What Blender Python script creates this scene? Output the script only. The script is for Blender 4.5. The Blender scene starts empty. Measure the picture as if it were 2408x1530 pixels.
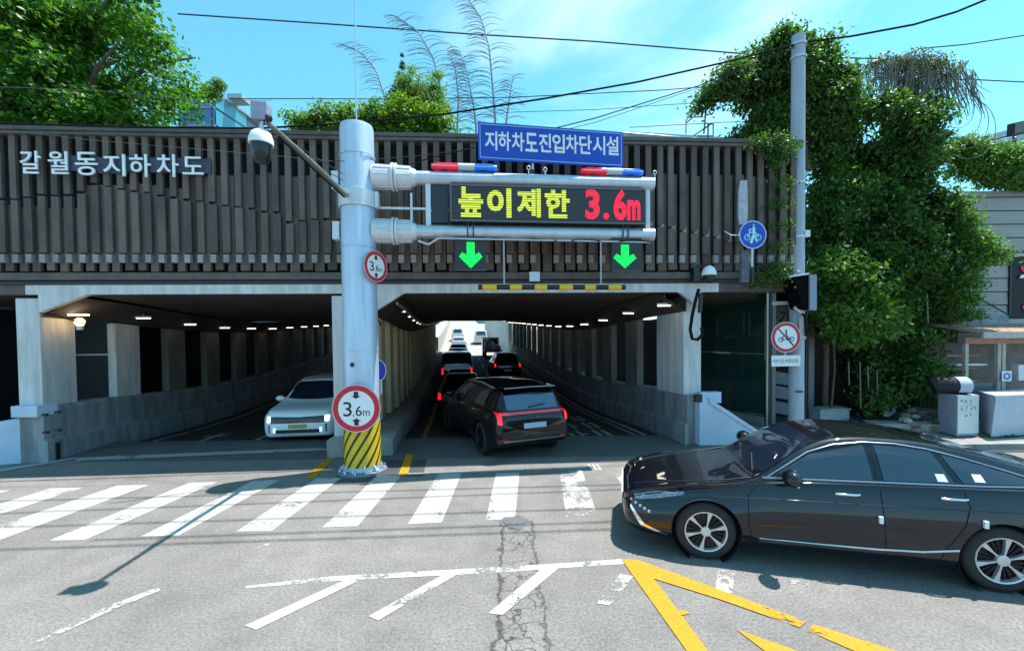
import bpy, bmesh, math, random
import numpy as np
from mathutils import Vector, Matrix
random.seed(7); rng = np.random.default_rng(7)
PI = math.pi
C = bpy.context.scene.collection
sc = bpy.context.scene
# ---------------------------------------------------------------- camera
CAM = Vector((0, 0, 2.65)); FPX = 1010.0; PPX, PPY = 1204.0, 811.0
cd = bpy.data.cameras.new('camera'); cam = bpy.data.objects.new('camera', cd); C.objects.link(cam)
cd.sensor_width = 36; cd.lens = 36*FPX/2408; cd.shift_y = (811-765)/2408
cd.clip_start = 0.05; cd.clip_end = 3000
ROT = Matrix.Rotation(PI/2-math.radians(1.4), 3, 'X') @ Matrix.Rotation(math.radians(-0.57), 3, 'Z')
cam.location = CAM; cam.rotation_euler = ROT.to_euler(); sc.camera = cam
# ---------------------------------------------------------------- sky, sun, exposure
SUNV = Vector((0.312, 0.138, 1.0)).normalized()
EL = math.asin(SUNV.z); AZ = math.atan2(SUNV.x, SUNV.y)
wd = bpy.data.worlds.new('World'); sc.world = wd; wd.use_nodes = True
nt = wd.node_tree; bg = nt.nodes['Background']; N = nt.nodes.new; LK = nt.links.new
sky = N('ShaderNodeTexSky'); sky.sky_type = 'NISHITA'; sky.sun_disc = False
sky.sun_elevation = EL; sky.sun_rotation = AZ; sky.air_density = 1.0; sky.dust_density = 0.3; sky.ozone_density = 3.0
tint = N('ShaderNodeMix'); tint.data_type = 'RGBA'; tint.blend_type = 'MULTIPLY'; tint.inputs[0].default_value = 1
LK(sky.outputs[0], tint.inputs[6])
tcz = N('ShaderNodeTexCoord'); szz = N('ShaderNodeSeparateXYZ'); LK(tcz.outputs['Generated'], szz.inputs[0])
rz_ = N('ShaderNodeMapRange'); rz_.interpolation_type = 'SMOOTHSTEP'; rz_.inputs[1].default_value = 0.0; rz_.inputs[2].default_value = 0.40; LK(szz.outputs[2], rz_.inputs[0])
tg = N('ShaderNodeMix'); tg.data_type = 'RGBA'; tg.inputs[6].default_value = (0.66, 0.98, 1.20, 1); tg.inputs[7].default_value = (0.69, 1.36, 1.12, 1); LK(rz_.outputs[0], tg.inputs[0]); LK(tg.outputs[2], tint.inputs[7])
tc = N('ShaderNodeTexCoord'); mp = N('ShaderNodeMapping'); mp.inputs[3].default_value = (1.0, 1.0, 3.2); mp.inputs[1].default_value = (3.3, 0.6, 0.2)
LK(tc.outputs['Generated'], mp.inputs[0])
cn = N('ShaderNodeTexNoise'); cn.inputs['Scale'].default_value = 1.5; cn.inputs['Detail'].default_value = 7; cn.inputs['Roughness'].default_value = 0.55; cn.inputs['Distortion'].default_value = 0.5
LK(mp.outputs[0], cn.inputs['Vector'])
cr = N('ShaderNodeMapRange'); cr.inputs[1].default_value = 0.50; cr.inputs[2].default_value = 0.86; cr.inputs[3].default_value = 0; cr.inputs[4].default_value = 0.9; cr.interpolation_type = 'SMOOTHSTEP'
LK(cn.outputs[0], cr.inputs[0])
cm = N('ShaderNodeMix'); cm.data_type = 'RGBA'; LK(cr.outputs[0], cm.inputs[0]); LK(tint.outputs[2], cm.inputs[6]); cm.inputs[7].default_value = (5.6, 6.6, 7.2, 1)
LK(cm.outputs[2], bg.inputs[0]); bg.inputs[1].default_value = 0.146
sl = bpy.data.lights.new('sun', 'SUN'); so = bpy.data.objects.new('sun', sl); C.objects.link(so)
sl.energy = 5.0; sl.angle = math.radians(0.5); sl.color = (1.0, 0.965, 0.91)
so.rotation_euler = SUNV.to_track_quat('Z', 'Y').to_euler(); so.location = (5, 5, 30)
sc.view_settings.view_transform = 'Standard'; sc.view_settings.look = 'None'
sc.view_settings.exposure = 0.76; sc.view_settings.gamma = 1; sc.view_settings.use_curve_mapping = False
sc.render.engine = 'CYCLES'; sc.cycles.max_bounces = 8; sc.cycles.diffuse_bounces = 4
try: sc.cycles.use_denoising = True
except Exception: pass
# ---------------------------------------------------------------- frames
def ray(px, py): return ROT @ Vector(((px-PPX)/FPX, -(py-PPY)/FPX, -1.0))
def G(px, py, z=0.0): d = ray(px, py); return CAM + d*((z-CAM.z)/d.z)
def D(px, py, Y): d = ray(px, py); return CAM + d*(Y/d.y)
PHI = math.radians(3.5); FO = Vector((0, 9.9, 0))
FE = Vector((math.cos(PHI), math.sin(PHI), 0)); FN = Vector((math.sin(PHI), -math.cos(PHI), 0))
def F(s, t, z): return FO + FE*s + FN*t + Vector((0, 0, z))          # facade frame: along, out, up
def Fpx(px, py, t=0.0):
    d = ray(px, py); k = ((FO-CAM).dot(FN)+t)/d.dot(FN); p = CAM+d*k; return (p-FO).dot(FE), p.z
TH = math.radians(7.28); TA = Vector((-math.sin(TH), math.cos(TH), 0)); TB = Vector((math.cos(TH), math.sin(TH), 0))
SAGX = [-50, 8.5, 12, 15, 17.5, 21, 24, 29, 33, 38, 42, 48, 55, 75, 100, 140, 200]
SAGZ = [0, 0, -.12, -.3, -.38, -.34, -.22, -.02, .15, .34, .48, .72, 1.1, 2.35, 4.1, 6.9, 10.6]
def sag(w): return float(np.interp(w, SAGX, SAGZ))
def T(u, w, z): return TB*u + TA*w + Vector((0, 0, z+sag(w)))         # tunnel frame: across, along, up
GTH = math.radians(6); GA = Vector((math.cos(GTH), math.sin(GTH), 0)); GN = Vector((math.sin(GTH), -math.cos(GTH), 0)); GO = Vector((-2.97, 8.43, 0))
def A(a, t, z): return GO + GA*a + GN*t + Vector((0, 0, z))           # gantry frame
def Apx(px, py, t=0.0):
    d = ray(px, py); k = ((GO-CAM).dot(GN)+t)/d.dot(GN); p = CAM+d*k; return (p-GO).dot(GA), p.z
def Wd(x, y, z): return Vector((x, y, z))
# ---------------------------------------------------------------- materials
MATS = {}
def mat(name, col, rough=0.6, metal=0.0, noise=0.0, nscale=6.0, bump=0.0, bscale=40.0, spec=0.5, emit=None, estr=0.0, coat=0.0, rnd=0.0, alpha=None, stretch=None, transl=0.0, trans=0.0):
    if name in MATS: return MATS[name]
    m = bpy.data.materials.new(name); m.use_nodes = True; t = m.node_tree; b = t.nodes['Principled BSDF']; L = t.links.new; n = t.nodes.new
    b.inputs['Base Color'].default_value = (*col, 1); b.inputs['Roughness'].default_value = rough; b.inputs['Metallic'].default_value = metal
    b.inputs['Specular IOR Level'].default_value = spec; b.inputs['Coat Weight'].default_value = coat; b.inputs['Coat Roughness'].default_value = 0.03; b.inputs['Coat IOR'].default_value = 1.5
    b.inputs['Transmission Weight'].default_value = trans
    if emit: b.inputs['Emission Color'].default_value = (*emit, 1); b.inputs['Emission Strength'].default_value = estr
    cur = None
    co = n('ShaderNodeTexCoord'); src = co.outputs['Object']
    if noise or bump:
        g = n('ShaderNodeNewGeometry'); src = g.outputs['Position']
        if stretch: 
            mpp = n('ShaderNodeMapping'); mpp.inputs[3].default_value = stretch; L(src, mpp.inputs[0]); src = mpp.outputs[0]
    if noise:
        nn = n('ShaderNodeTexNoise'); nn.inputs['Scale'].default_value = nscale; nn.inputs['Detail'].default_value = 6; nn.inputs['Roughness'].default_value = 0.65; L(src, nn.inputs['Vector'])
        mr = n('ShaderNodeMapRange'); mr.inputs[1].default_value = 0.3; mr.inputs[2].default_value = 0.7; mr.inputs[3].default_value = 1-noise; mr.inputs[4].default_value = 1+noise; L(nn.outputs[0], mr.inputs[0])
        cur = mr.outputs[0]
    if rnd:
        oi = n('ShaderNodeObjectInfo'); m2 = n('ShaderNodeMapRange'); m2.inputs[3].default_value = 1-rnd; m2.inputs[4].default_value = 1+rnd; L(oi.outputs['Random'], m2.inputs[0])
        if cur is None: cur = m2.outputs[0]
        else:
            mu = n('ShaderNodeMath'); mu.operation = 'MULTIPLY'; L(cur, mu.inputs[0]); L(m2.outputs[0], mu.inputs[1]); cur = mu.outputs[0]
    if cur is not None:
        vm = n('ShaderNodeVectorMath'); vm.operation = 'SCALE'; vm.inputs[0].default_value = col; L(cur, vm.inputs['Scale']); L(vm.outputs[0], b.inputs['Base Color'])
    if bump:
        bn = n('ShaderNodeTexNoise'); bn.inputs['Scale'].default_value = bscale; bn.inputs['Detail'].default_value = 4; L(src, bn.inputs['Vector'])
        bp = n('ShaderNodeBump'); bp.inputs['Strength'].default_value = bump; bp.inputs['Distance'].default_value = 0.02; L(bn.outputs[0], bp.inputs['Height']); L(bp.outputs[0], b.inputs['Normal'])
    MATS[name] = m; return m
def leafmat(name, lo, hi, tr=0.35):
    if name in MATS: return MATS[name]
    m = bpy.data.materials.new(name); m.use_nodes = True; t = m.node_tree; b = t.nodes['Principled BSDF']; L = t.links.new; n = t.nodes.new
    at = n('ShaderNodeAttribute'); at.attribute_name = 'rnd'
    mx = n('ShaderNodeMix'); mx.data_type = 'RGBA'; mx.inputs[6].default_value = (*lo, 1); mx.inputs[7].default_value = (*hi, 1); L(at.outputs['Fac'], mx.inputs[0])
    L(mx.outputs[2], b.inputs['Base Color']); b.inputs['Roughness'].default_value = 0.45; b.inputs['Specular IOR Level'].default_value = 0.35
    tl = n('ShaderNodeBsdfTranslucent'); sc2 = n('ShaderNodeVectorMath'); sc2.operation = 'MULTIPLY'; sc2.inputs[1].default_value = (1.5, 1.9, 0.5); L(mx.outputs[2], sc2.inputs[0]); L(sc2.outputs[0], tl.inputs[0])
    ms = n('ShaderNodeMixShader'); ms.inputs[0].default_value = tr; L(b.outputs[0], ms.inputs[1]); L(tl.outputs[0], ms.inputs[2]); L(ms.outputs[0], t.nodes['Material Output'].inputs[0])
    MATS[name] = m; return m
# ---------------------------------------------------------------- mesh builder
class MB:
    def __init__(s): s.v = []; s.f = []
    def add(s, vs, fs):
        o = len(s.v); s.v += [Vector(v) for v in vs]; s.f += [[i+o for i in f] for f in fs]; return s
    def box8(s, P):
        return s.add(P, [(0,3,2,1),(4,5,6,7),(0,1,5,4),(1,2,6,5),(2,3,7,6),(3,0,4,7)])
    def fbox(s, fr, a, b, c):
        a0,a1 = a; b0,b1 = b; c0,c1 = c
        P = [fr(a0,b0,c0),fr(a1,b0,c0),fr(a1,b1,c0),fr(a0,b1,c0),fr(a0,b0,c1),fr(a1,b0,c1),fr(a1,b1,c1),fr(a0,b1,c1)]
        return s.box8(P)
    def box(s, c, d, rz=0, rx=0, ry=0):
        M = Matrix.Translation(c) @ Matrix.Rotation(rz,4,'Z') @ Matrix.Rotation(ry,4,'Y') @ Matrix.Rotation(rx,4,'X')
        x,y,z = d[0]/2,d[1]/2,d[2]/2
        return s.box8([M@Vector(p) for p in [(-x,-y,-z),(x,-y,-z),(x,y,-z),(-x,y,-z),(-x,-y,z),(x,-y,z),(x,y,z),(-x,y,z)]])
    def quad(s, *P): return s.add(P, [tuple(range(len(P)))])
    def prism(s, pts, ext):
        n = len(pts); ext = Vector(ext); P = [Vector(p) for p in pts]
        return s.add(P+[p+ext for p in P], [tuple(range(n)), tuple(reversed(range(n,2*n)))] + [(i,i+n,(i+1)%n+n,(i+1)%n) for i in range(n)])
    def tube(s, pts, r, n=8, cap=True):
        pts = [Vector(p) for p in pts]; rs = r if isinstance(r,(list,tuple)) else [r]*len(pts)
        o = len(s.v); prev = None
        for i,p in enumerate(pts):
            t = (pts[min(i+1,len(pts)-1)]-pts[max(i-1,0)])
            if t.length < 1e-9: t = Vector((0,0,1))
            t.normalize()
            if prev is None: x = t.orthogonal().normalized()
            else:
                x = prev - t*prev.dot(t); x = x.normalized() if x.length>1e-6 else t.orthogonal().normalized()
            prev = x; y = t.cross(x)
            for k in range(n): s.v.append(p+(x*math.cos(2*PI*k/n)+y*math.sin(2*PI*k/n))*rs[i])
        for i in range(len(pts)-1):
            for k in range(n): s.f.append([o+i*n+k,o+i*n+(k+1)%n,o+(i+1)*n+(k+1)%n,o+(i+1)*n+k])
        if cap: s.f.append([o+k for k in reversed(range(n))]); e = o+(len(pts)-1)*n; s.f.append([e+k for k in range(n)])
        return s
    def lathe(s, o, ax, prof, n=24):
        ax = Vector(ax).normalized(); x = ax.orthogonal().normalized(); y = ax.cross(x); b = len(s.v); o = Vector(o)
        for (h,r) in prof:
            for k in range(n): s.v.append(o+ax*h+(x*math.cos(2*PI*k/n)+y*math.sin(2*PI*k/n))*r)
        for i in range(len(prof)-1):
            for k in range(n): s.f.append([b+i*n+k,b+i*n+(k+1)%n,b+(i+1)*n+(k+1)%n,b+(i+1)*n+k])
        return s
    def sphere(s, c, r, n=12, m=8, z0=-1, z1=1, sx=1, sy=1, sz=1):
        a0 = math.asin(z0); a1 = math.asin(z1); b = len(s.v); c = Vector(c)
        for i in range(m+1):
            a = a0+(a1-a0)*i/m
            for k in range(n): s.v.append(c+Vector((r*sx*math.cos(a)*math.cos(2*PI*k/n), r*sy*math.cos(a)*math.sin(2*PI*k/n), r*sz*math.sin(a))))
        for i in range(m):
            for k in range(n): s.f.append([b+i*n+k,b+i*n+(k+1)%n,b+(i+1)*n+(k+1)%n,b+(i+1)*n+k])
        s.f.append([b+k for k in reversed(range(n))]); s.f.append([b+m*n+k for k in range(n)])
        return s
    def build(s, name, m, parent=None, smooth=False, local=False, bevel=0, **props):
        me = bpy.data.meshes.new(name); off = Vector((0,0,0))
        if parent is not None and not local:
            q = parent
            while q is not None: off += q.location; q = q.parent
        me.from_pydata([tuple(v-off) for v in s.v], [], s.f); me.update()
        bm = bmesh.new(); bm.from_mesh(me); bmesh.ops.recalc_face_normals(bm, faces=bm.faces)
        if bevel: bmesh.ops.bevel(bm, geom=[e for e in bm.edges if e.is_manifold and e.calc_face_angle(0)>0.5], offset=bevel, segments=2, affect='EDGES', profile=0.7)
        bm.to_mesh(me); bm.free()
        return link(name, me, m, parent, smooth, props)
def link(name, me, m, parent=None, smooth=False, props=None):
    o = bpy.data.objects.new(name, me); C.objects.link(o)
    if m is not None and len(me.materials)==0: me.materials.append(m)
    if smooth:
        me.polygons.foreach_set('use_smooth', [True]*len(me.polygons))
        try: me.set_sharp_from_angle(angle=math.radians(smooth if smooth is not True else 40))
        except Exception: pass
    if parent is not None: o.parent = parent
    for k,v in (props or {}).items(): o[k] = v
    return o
def thing(name, label, cat, loc=(0,0,0), rz=0, group=None):
    o = bpy.data.objects.new(name, None); C.objects.link(o); o.location = loc; o.rotation_euler = (0,0,rz); o.empty_display_size = 0.2
    o['label'] = label; o['category'] = cat
    if group: o['group'] = group
    return o
def tag(o, label, cat, group=None):
    o['label'] = label; o['category'] = cat
    if group: o['group'] = group
    return o
def struct(o): o['kind'] = 'structure'; return o
def copy_tree(o, parent=None):
    c = o.copy(); C.objects.link(c)
    if parent is not None: c.parent = parent
    for ch in list(o.children): copy_tree(ch, c)
    return c
def text_mb(txt, frame, cx, cz, size_w, size_h, depth=0.01, off=0.0, t=0.0):
    """Text fitted into a box, centred at (cx,cz) in the frame's along/up plane, front face at t+depth."""
    cu = bpy.data.curves.new('t', 'FONT'); cu.body = txt; cu.size = 1; cu.offset = off; cu.resolution_u = 4
    ob = bpy.data.objects.new('t', cu); C.objects.link(ob); dg = bpy.context.evaluated_depsgraph_get()
    me = bpy.data.meshes.new_from_object(ob.evaluated_get(dg)); bpy.data.objects.remove(ob); bpy.data.curves.remove(cu)
    xs = [v.co.x for v in me.vertices]; ys = [v.co.y for v in me.vertices]; mb = MB()
    x0,x1,y0,y1 = min(xs),max(xs),min(ys),max(ys); kx = size_w/(x1-x0); ky = size_h/(y1-y0)
    pts = [((v.co.x-(x0+x1)/2)*kx+cx, (v.co.y-(y0+y1)/2)*ky+cz) for v in me.vertices]; n = len(pts)
    fs = [tuple(p.vertices) for p in me.polygons]
    cnt = {}
    for f in fs:
        for i in range(len(f)): e = (f[i], f[(i+1)%len(f)]); cnt[e] = cnt.get(e,0)+1
    V = [frame(a,t+depth,z) for a,z in pts]+[frame(a,t,z) for a,z in pts]; FS = list(fs)
    for (i,j) in cnt:
        if (j,i) not in cnt: FS.append((i,i+n,j+n,j))
    mb.add(V, FS); bpy.data.meshes.remove(me)
    return mb
# ---------------------------------------------------------------- shared materials
M_slat = mat('weathered_slat', (0.108,0.084,0.069), 0.75, noise=0.35, nscale=3, bump=0.3, bscale=30, rnd=0.3, stretch=(1,1,0.35))
M_slatdark = mat('dark_backing', (0.012,0.013,0.014), 0.9, noise=0.3)
M_rail = mat('weathered_rail', (0.10,0.088,0.08), 0.7, noise=0.3, nscale=4)
M_cap = mat('pale_cap', (0.27,0.245,0.24), 0.6, noise=0.2, rnd=0.2)
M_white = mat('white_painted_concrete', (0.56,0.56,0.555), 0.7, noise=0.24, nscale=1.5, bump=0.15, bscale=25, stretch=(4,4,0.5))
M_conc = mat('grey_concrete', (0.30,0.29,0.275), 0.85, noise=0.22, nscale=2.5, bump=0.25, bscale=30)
M_concd = mat('dark_ceiling_concrete', (0.05,0.042,0.036), 0.85, noise=0.35, nscale=1.2)  # dark brown base colour with noise, for ceiling and haunches
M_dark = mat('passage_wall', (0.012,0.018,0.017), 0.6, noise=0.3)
M_black = mat('black_plastic', (0.012,0.012,0.014), 0.45)
M_matte = mat('matte_black', (0.004,0.004,0.005), 0.95, spec=0.08)
M_rub = mat('rubber', (0.018,0.018,0.019), 0.85, bump=0.1)
M_steel = mat('galvanised_steel', (0.52,0.56,0.62), 0.38, 0.55, noise=0.12, nscale=5, stretch=(1,1,0.3))
M_steelw = mat('white_coated_steel', (0.62,0.65,0.68), 0.4, 0.2, noise=0.1)
M_chrome = mat('chrome', (0.75,0.76,0.78), 0.12, 1.0)
M_wpaint = mat('white_paint', (0.8,0.8,0.8), 0.5, noise=0.06)
M_red = mat('sign_red', (0.55,0.012,0.03), 0.45)
M_blue = mat('sign_blue', (0.006,0.055,0.42), 0.4)
M_signwhite = mat('sign_white', (0.74,0.76,0.78), 0.45)
M_signblack = mat('sign_black', (0.012,0.014,0.02), 0.5)
M_yel = mat('yellow_paint', (0.72,0.42,0.01), 0.55, noise=0.12, nscale=8)
M_cable = mat('black_cable', (0.012,0.012,0.014), 0.9, spec=0.1)
M_wire = mat('grey_wire', (0.045,0.06,0.07), 0.9, spec=0.1)
M_glassd = mat('dark_glass', (0.006,0.008,0.011), 0.04, 0.0, spec=0.75)
M_bark = mat('bark', (0.11,0.085,0.06), 0.9, noise=0.35, nscale=8, bump=0.5, bscale=20)
# ---------------------------------------------------------------- asphalt and road paint
def asphalt(name, col, grain=0.45, cracks=False, patch=False):
    m = bpy.data.materials.new(name); m.use_nodes = True; t = m.node_tree; b = t.nodes['Principled BSDF']; L = t.links.new; n = t.nodes.new
    g = n('ShaderNodeNewGeometry'); pos = g.outputs['Position']
    def noise(sc_, det=3, ro=0.6):
        q = n('ShaderNodeTexNoise'); q.inputs['Scale'].default_value = sc_; q.inputs['Detail'].default_value = det; q.inputs['Roughness'].default_value = ro; L(pos, q.inputs['Vector']); return q.outputs[0]
    def mr(src, a, b_, c, d):
        q = n('ShaderNodeMapRange'); q.inputs[1].default_value = a; q.inputs[2].default_value = b_; q.inputs[3].default_value = c; q.inputs[4].default_value = d; L(src, q.inputs[0]); return q.outputs[0]
    def mth(op, a, b_=None):
        q = n('ShaderNodeMath'); q.operation = op
        if isinstance(a,(int,float)): q.inputs[0].default_value = a
        else: L(a, q.inputs[0])
        if b_ is not None:
            if isinstance(b_,(int,float)): q.inputs[1].default_value = b_
            else: L(b_, q.inputs[1])
        return q.outputs[0]
    fine = mr(noise(34,4,0.85), 0.3, 0.7, 1-grain, 1+grain); mid = mr(noise(2.2,5,0.6), 0.3, 0.7, 0.86, 1.12); big = mr(noise(0.5,5,0.62), 0.3, 0.6, 0.80, 1.06)
    k = mth('MULTIPLY', mth('MULTIPLY', fine, mid), big)
    if cracks:
        sx = n('ShaderNodeSeparateXYZ'); L(pos, sx.inputs[0]); X, Y = sx.outputs[0], sx.outputs[1]
        def line(x0, amp, wid):
            wob = mr(noise(2.6,5,0.7), 0.25, 0.75, -amp, amp)
            dd = mth('ABSOLUTE', mth('SUBTRACT', mth('ADD', X, wob), x0)); return mr(dd, 0.0, wid, 1.0, 0.0)
        vo = n('ShaderNodeTexVoronoi'); vo.feature = 'DISTANCE_TO_EDGE'; vo.inputs['Scale'].default_value = 4.6
        ad = n('ShaderNodeVectorMath'); ad.operation = 'ADD'; nz = n('ShaderNodeTexNoise'); nz.inputs['Scale'].default_value = 5; L(pos, nz.inputs['Vector'])
        s2 = n('ShaderNodeVectorMath'); s2.operation = 'SCALE'; s2.inputs['Scale'].default_value = 0.35; L(nz.outputs['Color'], s2.inputs[0]); L(pos, ad.inputs[0]); L(s2.outputs[0], ad.inputs[1]); L(ad.outputs[0], vo.inputs['Vector'])
        alli = mr(vo.outputs['Distance'], 0.0, 0.055, 1.0, 0.0)
        inb = mth('MULTIPLY', mth('GREATER_THAN', X, -0.16), mth('LESS_THAN', X, 0.27))
        som = mr(noise(1.1,2,0.5), 0.28, 0.42, 0.0, 0.95); alli = mth('MULTIPLY', mth('MULTIPLY', alli, inb), som)
        cr_ = mth('MAXIMUM', mth('MAXIMUM', mth('MULTIPLY', line(-0.16,0.09,0.03),0.95), mth('MULTIPLY', line(0.27,0.09,0.025),0.85)), alli)
        cr_ = mth('MULTIPLY', cr_, mth('LESS_THAN', Y, 6.05))
        k = mth('MULTIPLY', k, mr(cr_, 0, 1, 1.0, 0.22))
    vm = n('ShaderNodeVectorMath'); vm.operation = 'SCALE'; vm.inputs[0].default_value = col; L(k, vm.inputs['Scale']); L(vm.outputs[0], b.inputs['Base Color'])
    b.inputs['Roughness'].default_value = 0.85; b.inputs['Specular IOR Level'].default_value = 0.3
    bp = n('ShaderNodeBump'); bp.inputs['Strength'].default_value = 0.5; bp.inputs['Distance'].default_value = 0.01; L(fine, bp.inputs['Height']); L(bp.outputs[0], b.inputs['Normal'])
    return m
def roadpaint(name, col, wear=0.45, base=(0.2,0.197,0.19), cracks=False):
    m = bpy.data.materials.new(name); m.use_nodes = True; t = m.node_tree; b = t.nodes['Principled BSDF']; L = t.links.new; n = t.nodes.new
    g = n('ShaderNodeNewGeometry'); pos = g.outputs['Position']
    a = n('ShaderNodeTexNoise'); a.inputs['Scale'].default_value = 15; a.inputs['Detail'].default_value = 6; a.inputs['Roughness'].default_value = 0.8; L(pos, a.inputs['Vector'])
    c = n('ShaderNodeTexNoise'); c.inputs['Scale'].default_value = 1.7; c.inputs['Detail'].default_value = 4; L(pos, c.inputs['Vector'])
    s = n('ShaderNodeMath'); s.operation = 'ADD'; L(a.outputs[0], s.inputs[0]); L(c.outputs[0], s.inputs[1])
    r = n('ShaderNodeMapRange'); th = 0.62+wear*0.68; r.inputs[1].default_value = th-0.03; r.inputs[2].default_value = th+0.06; r.inputs[3].default_value = 0; r.inputs[4].default_value = 1; L(s.outputs[0], r.inputs[0])
    f2 = n('ShaderNodeTexNoise'); f2.inputs['Scale'].default_value = 40; f2.inputs['Detail'].default_value = 3; L(pos, f2.inputs['Vector'])
    fr_ = n('ShaderNodeMapRange'); fr_.inputs[1].default_value = 0.3; fr_.inputs[2].default_value = 0.7; fr_.inputs[3].default_value = 0.82; fr_.inputs[4].default_value = 1.1; L(f2.outputs[0], fr_.inputs[0])
    mx = n('ShaderNodeVectorMath'); mx.operation = 'SCALE'; mx.inputs[0].default_value = col; L(fr_.outputs[0], mx.inputs['Scale']); out = mx.outputs[0]
    tb_ = n('ShaderNodeBsdfTransparent'); msh = n('ShaderNodeMixShader'); L(r.outputs[0], msh.inputs[0]); L(tb_.outputs[0], msh.inputs[1]); L(b.outputs[0], msh.inputs[2]); L(msh.outputs[0], t.nodes['Material Output'].inputs[0])
    if cracks:
        vo = n('ShaderNodeTexVoronoi'); vo.feature = 'DISTANCE_TO_EDGE'; vo.inputs['Scale'].default_value = 9; L(pos, vo.inputs['Vector'])
        r2 = n('ShaderNodeMapRange'); r2.inputs[1].default_value = 0; r2.inputs[2].default_value = 0.03; r2.inputs[3].default_value = 0.35; r2.inputs[4].default_value = 1; L(vo.outputs['Distance'], r2.inputs[0])
        v2 = n('ShaderNodeVectorMath'); v2.operation = 'SCALE'; L(out, v2.inputs[0]); L(r2.outputs[0], v2.inputs['Scale']); out = v2.outputs[0]
    L(out, b.inputs['Base Color']); b.inputs['Roughness'].default_value = 0.75
    return m
ACOL = (0.206,0.192,0.180)
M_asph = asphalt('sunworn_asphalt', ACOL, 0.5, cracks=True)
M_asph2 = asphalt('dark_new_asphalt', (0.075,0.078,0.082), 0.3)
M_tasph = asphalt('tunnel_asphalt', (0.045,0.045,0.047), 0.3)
M_stripe = roadpaint('crosswalk_white', (0.42,0.405,0.39), 0.30, base=ACOL)
M_stripew = roadpaint('worn_crosswalk_white', (0.44,0.425,0.41), 0.50, base=ACOL)
M_line = roadpaint('line_white', (0.42,0.405,0.39), 0.40, base=ACOL)
M_linew = roadpaint('faded_line_white', (0.40,0.39,0.38), 0.63, base=ACOL)
M_liney = roadpaint('line_yellow', (0.50,0.235,0.003), 0.27, base=ACOL)
M_tline = roadpaint('tunnel_line_white', (0.36,0.36,0.37), 0.28, base=(0.045,0.045,0.046))
# ================================================================ GROUND
road = struct(MB().add([(-700,-900,0),(700,-900,0),(700,9.2,0),(-700,9.2,0)],[(0,1,2,3)]).build('road', M_asph))
def rquad(name, P, m, z=0.004, par=None, px=True, **pr):
    mb = MB(); pts = [(G(*p) if px else Vector((p[0],p[1],0))) for p in P]; mb.add([Vector((p.x,p.y,z)) for p in pts], [tuple(range(len(P)))])
    return mb.build(name, m, par or road, **pr)
# ground strip between the road sheet and the tunnel mouth, and the land either side
MB().add([(-120,9.2,0),(8.0,9.2,0),(8.0,11.2,0),(-120,9.6,0)],[(0,1,2,3)]).build('road_edge', asphalt('shaded_apron_asphalt',(0.125,0.122,0.120),0.45), road)  # facade shadow deepened here by a darker asphalt colour
for i,w0 in enumerate([9.6]):
    mb = MB(); ws = list(np.arange(9.0,60,1.0))+[65,75,85,100,120,140,170,200]; vs=[]; fs=[]
    for k,w in enumerate(ws):
        vs += [T(-12,w,-0.004 if w<11 else 0),T(6.2,w,-0.004 if w<11 else 0)]
        if k: fs.append((2*k-2,2*k-1,2*k+1,2*k))
    nr=[i for i,w in enumerate(ws) if w<=44]; k0=len(nr)
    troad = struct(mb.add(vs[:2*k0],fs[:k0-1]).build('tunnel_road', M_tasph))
    MB().add(vs[2*k0-2:],[tuple(j-(2*k0-2) for j in f) for f in fs[k0-1:]]).build('ramp_road', asphalt('pale_ramp_concrete',(0.34,0.33,0.31),0.2), troad)
land = struct(MB().add([(-400,45,-0.5),(400,45,-0.5),(400,700,10),(-400,700,10)],[(0,1,2,3)]).build('ground', mat('land',(0.1,0.11,0.07),0.9,noise=0.3,nscale=0.1)))
# right pavement: raised slab with a kerb
pv = [(4.75,10.32),(6.3,10.15),(8.2,9.55),(11.2,9.6),(30,6.5),(60,6.5),(60,40),(5.6,40)]
M_pave = mat('pavement',(0.23,0.22,0.21),0.85,noise=0.25,nscale=5,bump=0.2)
pav = struct(MB().prism([Vector((x,y,-0.02)) for x,y in pv],(0,0,0.11)).build('pavement', M_pave))
kb = MB()
for (x0,y0),(x1,y1) in zip(pv[1:5],pv[2:5]):
    d = Vector((x1-x0,y1-y0,0)); L_ = d.length; n_ = max(1,int(L_/1.0)); d.normalize(); nn_ = Vector((d.y,-d.x,0))
    for i in range(n_):
        a = Vector((x0,y0,0))+d*(L_*i/n_+0.01); b_ = Vector((x0,y0,0))+d*(L_*(i+1)/n_-0.01)
        MB().prism([a+nn_*0.16,b_+nn_*0.16,b_+nn_*0.002,a+nn_*0.002],(0,0,0.13)).build('kerb_stone', M_conc, pav)
# ---- crosswalk
S = [[(-8.22,7.57),(-7.67,7.59),(-7.9,5.5),(-8.45,5.5)],[(-7.15,7.69),(-6.58,7.7),(-6.82,5.52),(-7.4,5.5)],[(-5.93,7.8),(-5.43,7.82),(-5.66,5.6),(-6.12,5.59)],
     [(-4.8,7.87),(-4.33,7.9),(-4.50,5.70),(-4.99,5.68)],[(-3.68,7.96),(-3.22,7.99),(-3.31,5.81),(-3.79,5.8)],[(-2.58,8.11),(-2.12,8.1),(-2.18,5.93),(-2.66,5.9)],
     [(-1.43,8.16),(-0.99,8.19),(-1.02,6.02),(-1.49,5.98)],[(-0.33,8.17),(0.12,8.19),(0.02,6.12),(-0.40,6.08)],[(0.9,8.28),(1.34,8.32),(1.22,6.22),(0.76,6.18)],[(1.9,8.35),(2.42,8.42),(2.4,6.35),(1.92,6.28)],
     [(-9.35,7.45),(-8.85,7.5),(-9.1,5.4),(-9.6,5.4)]]
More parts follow.
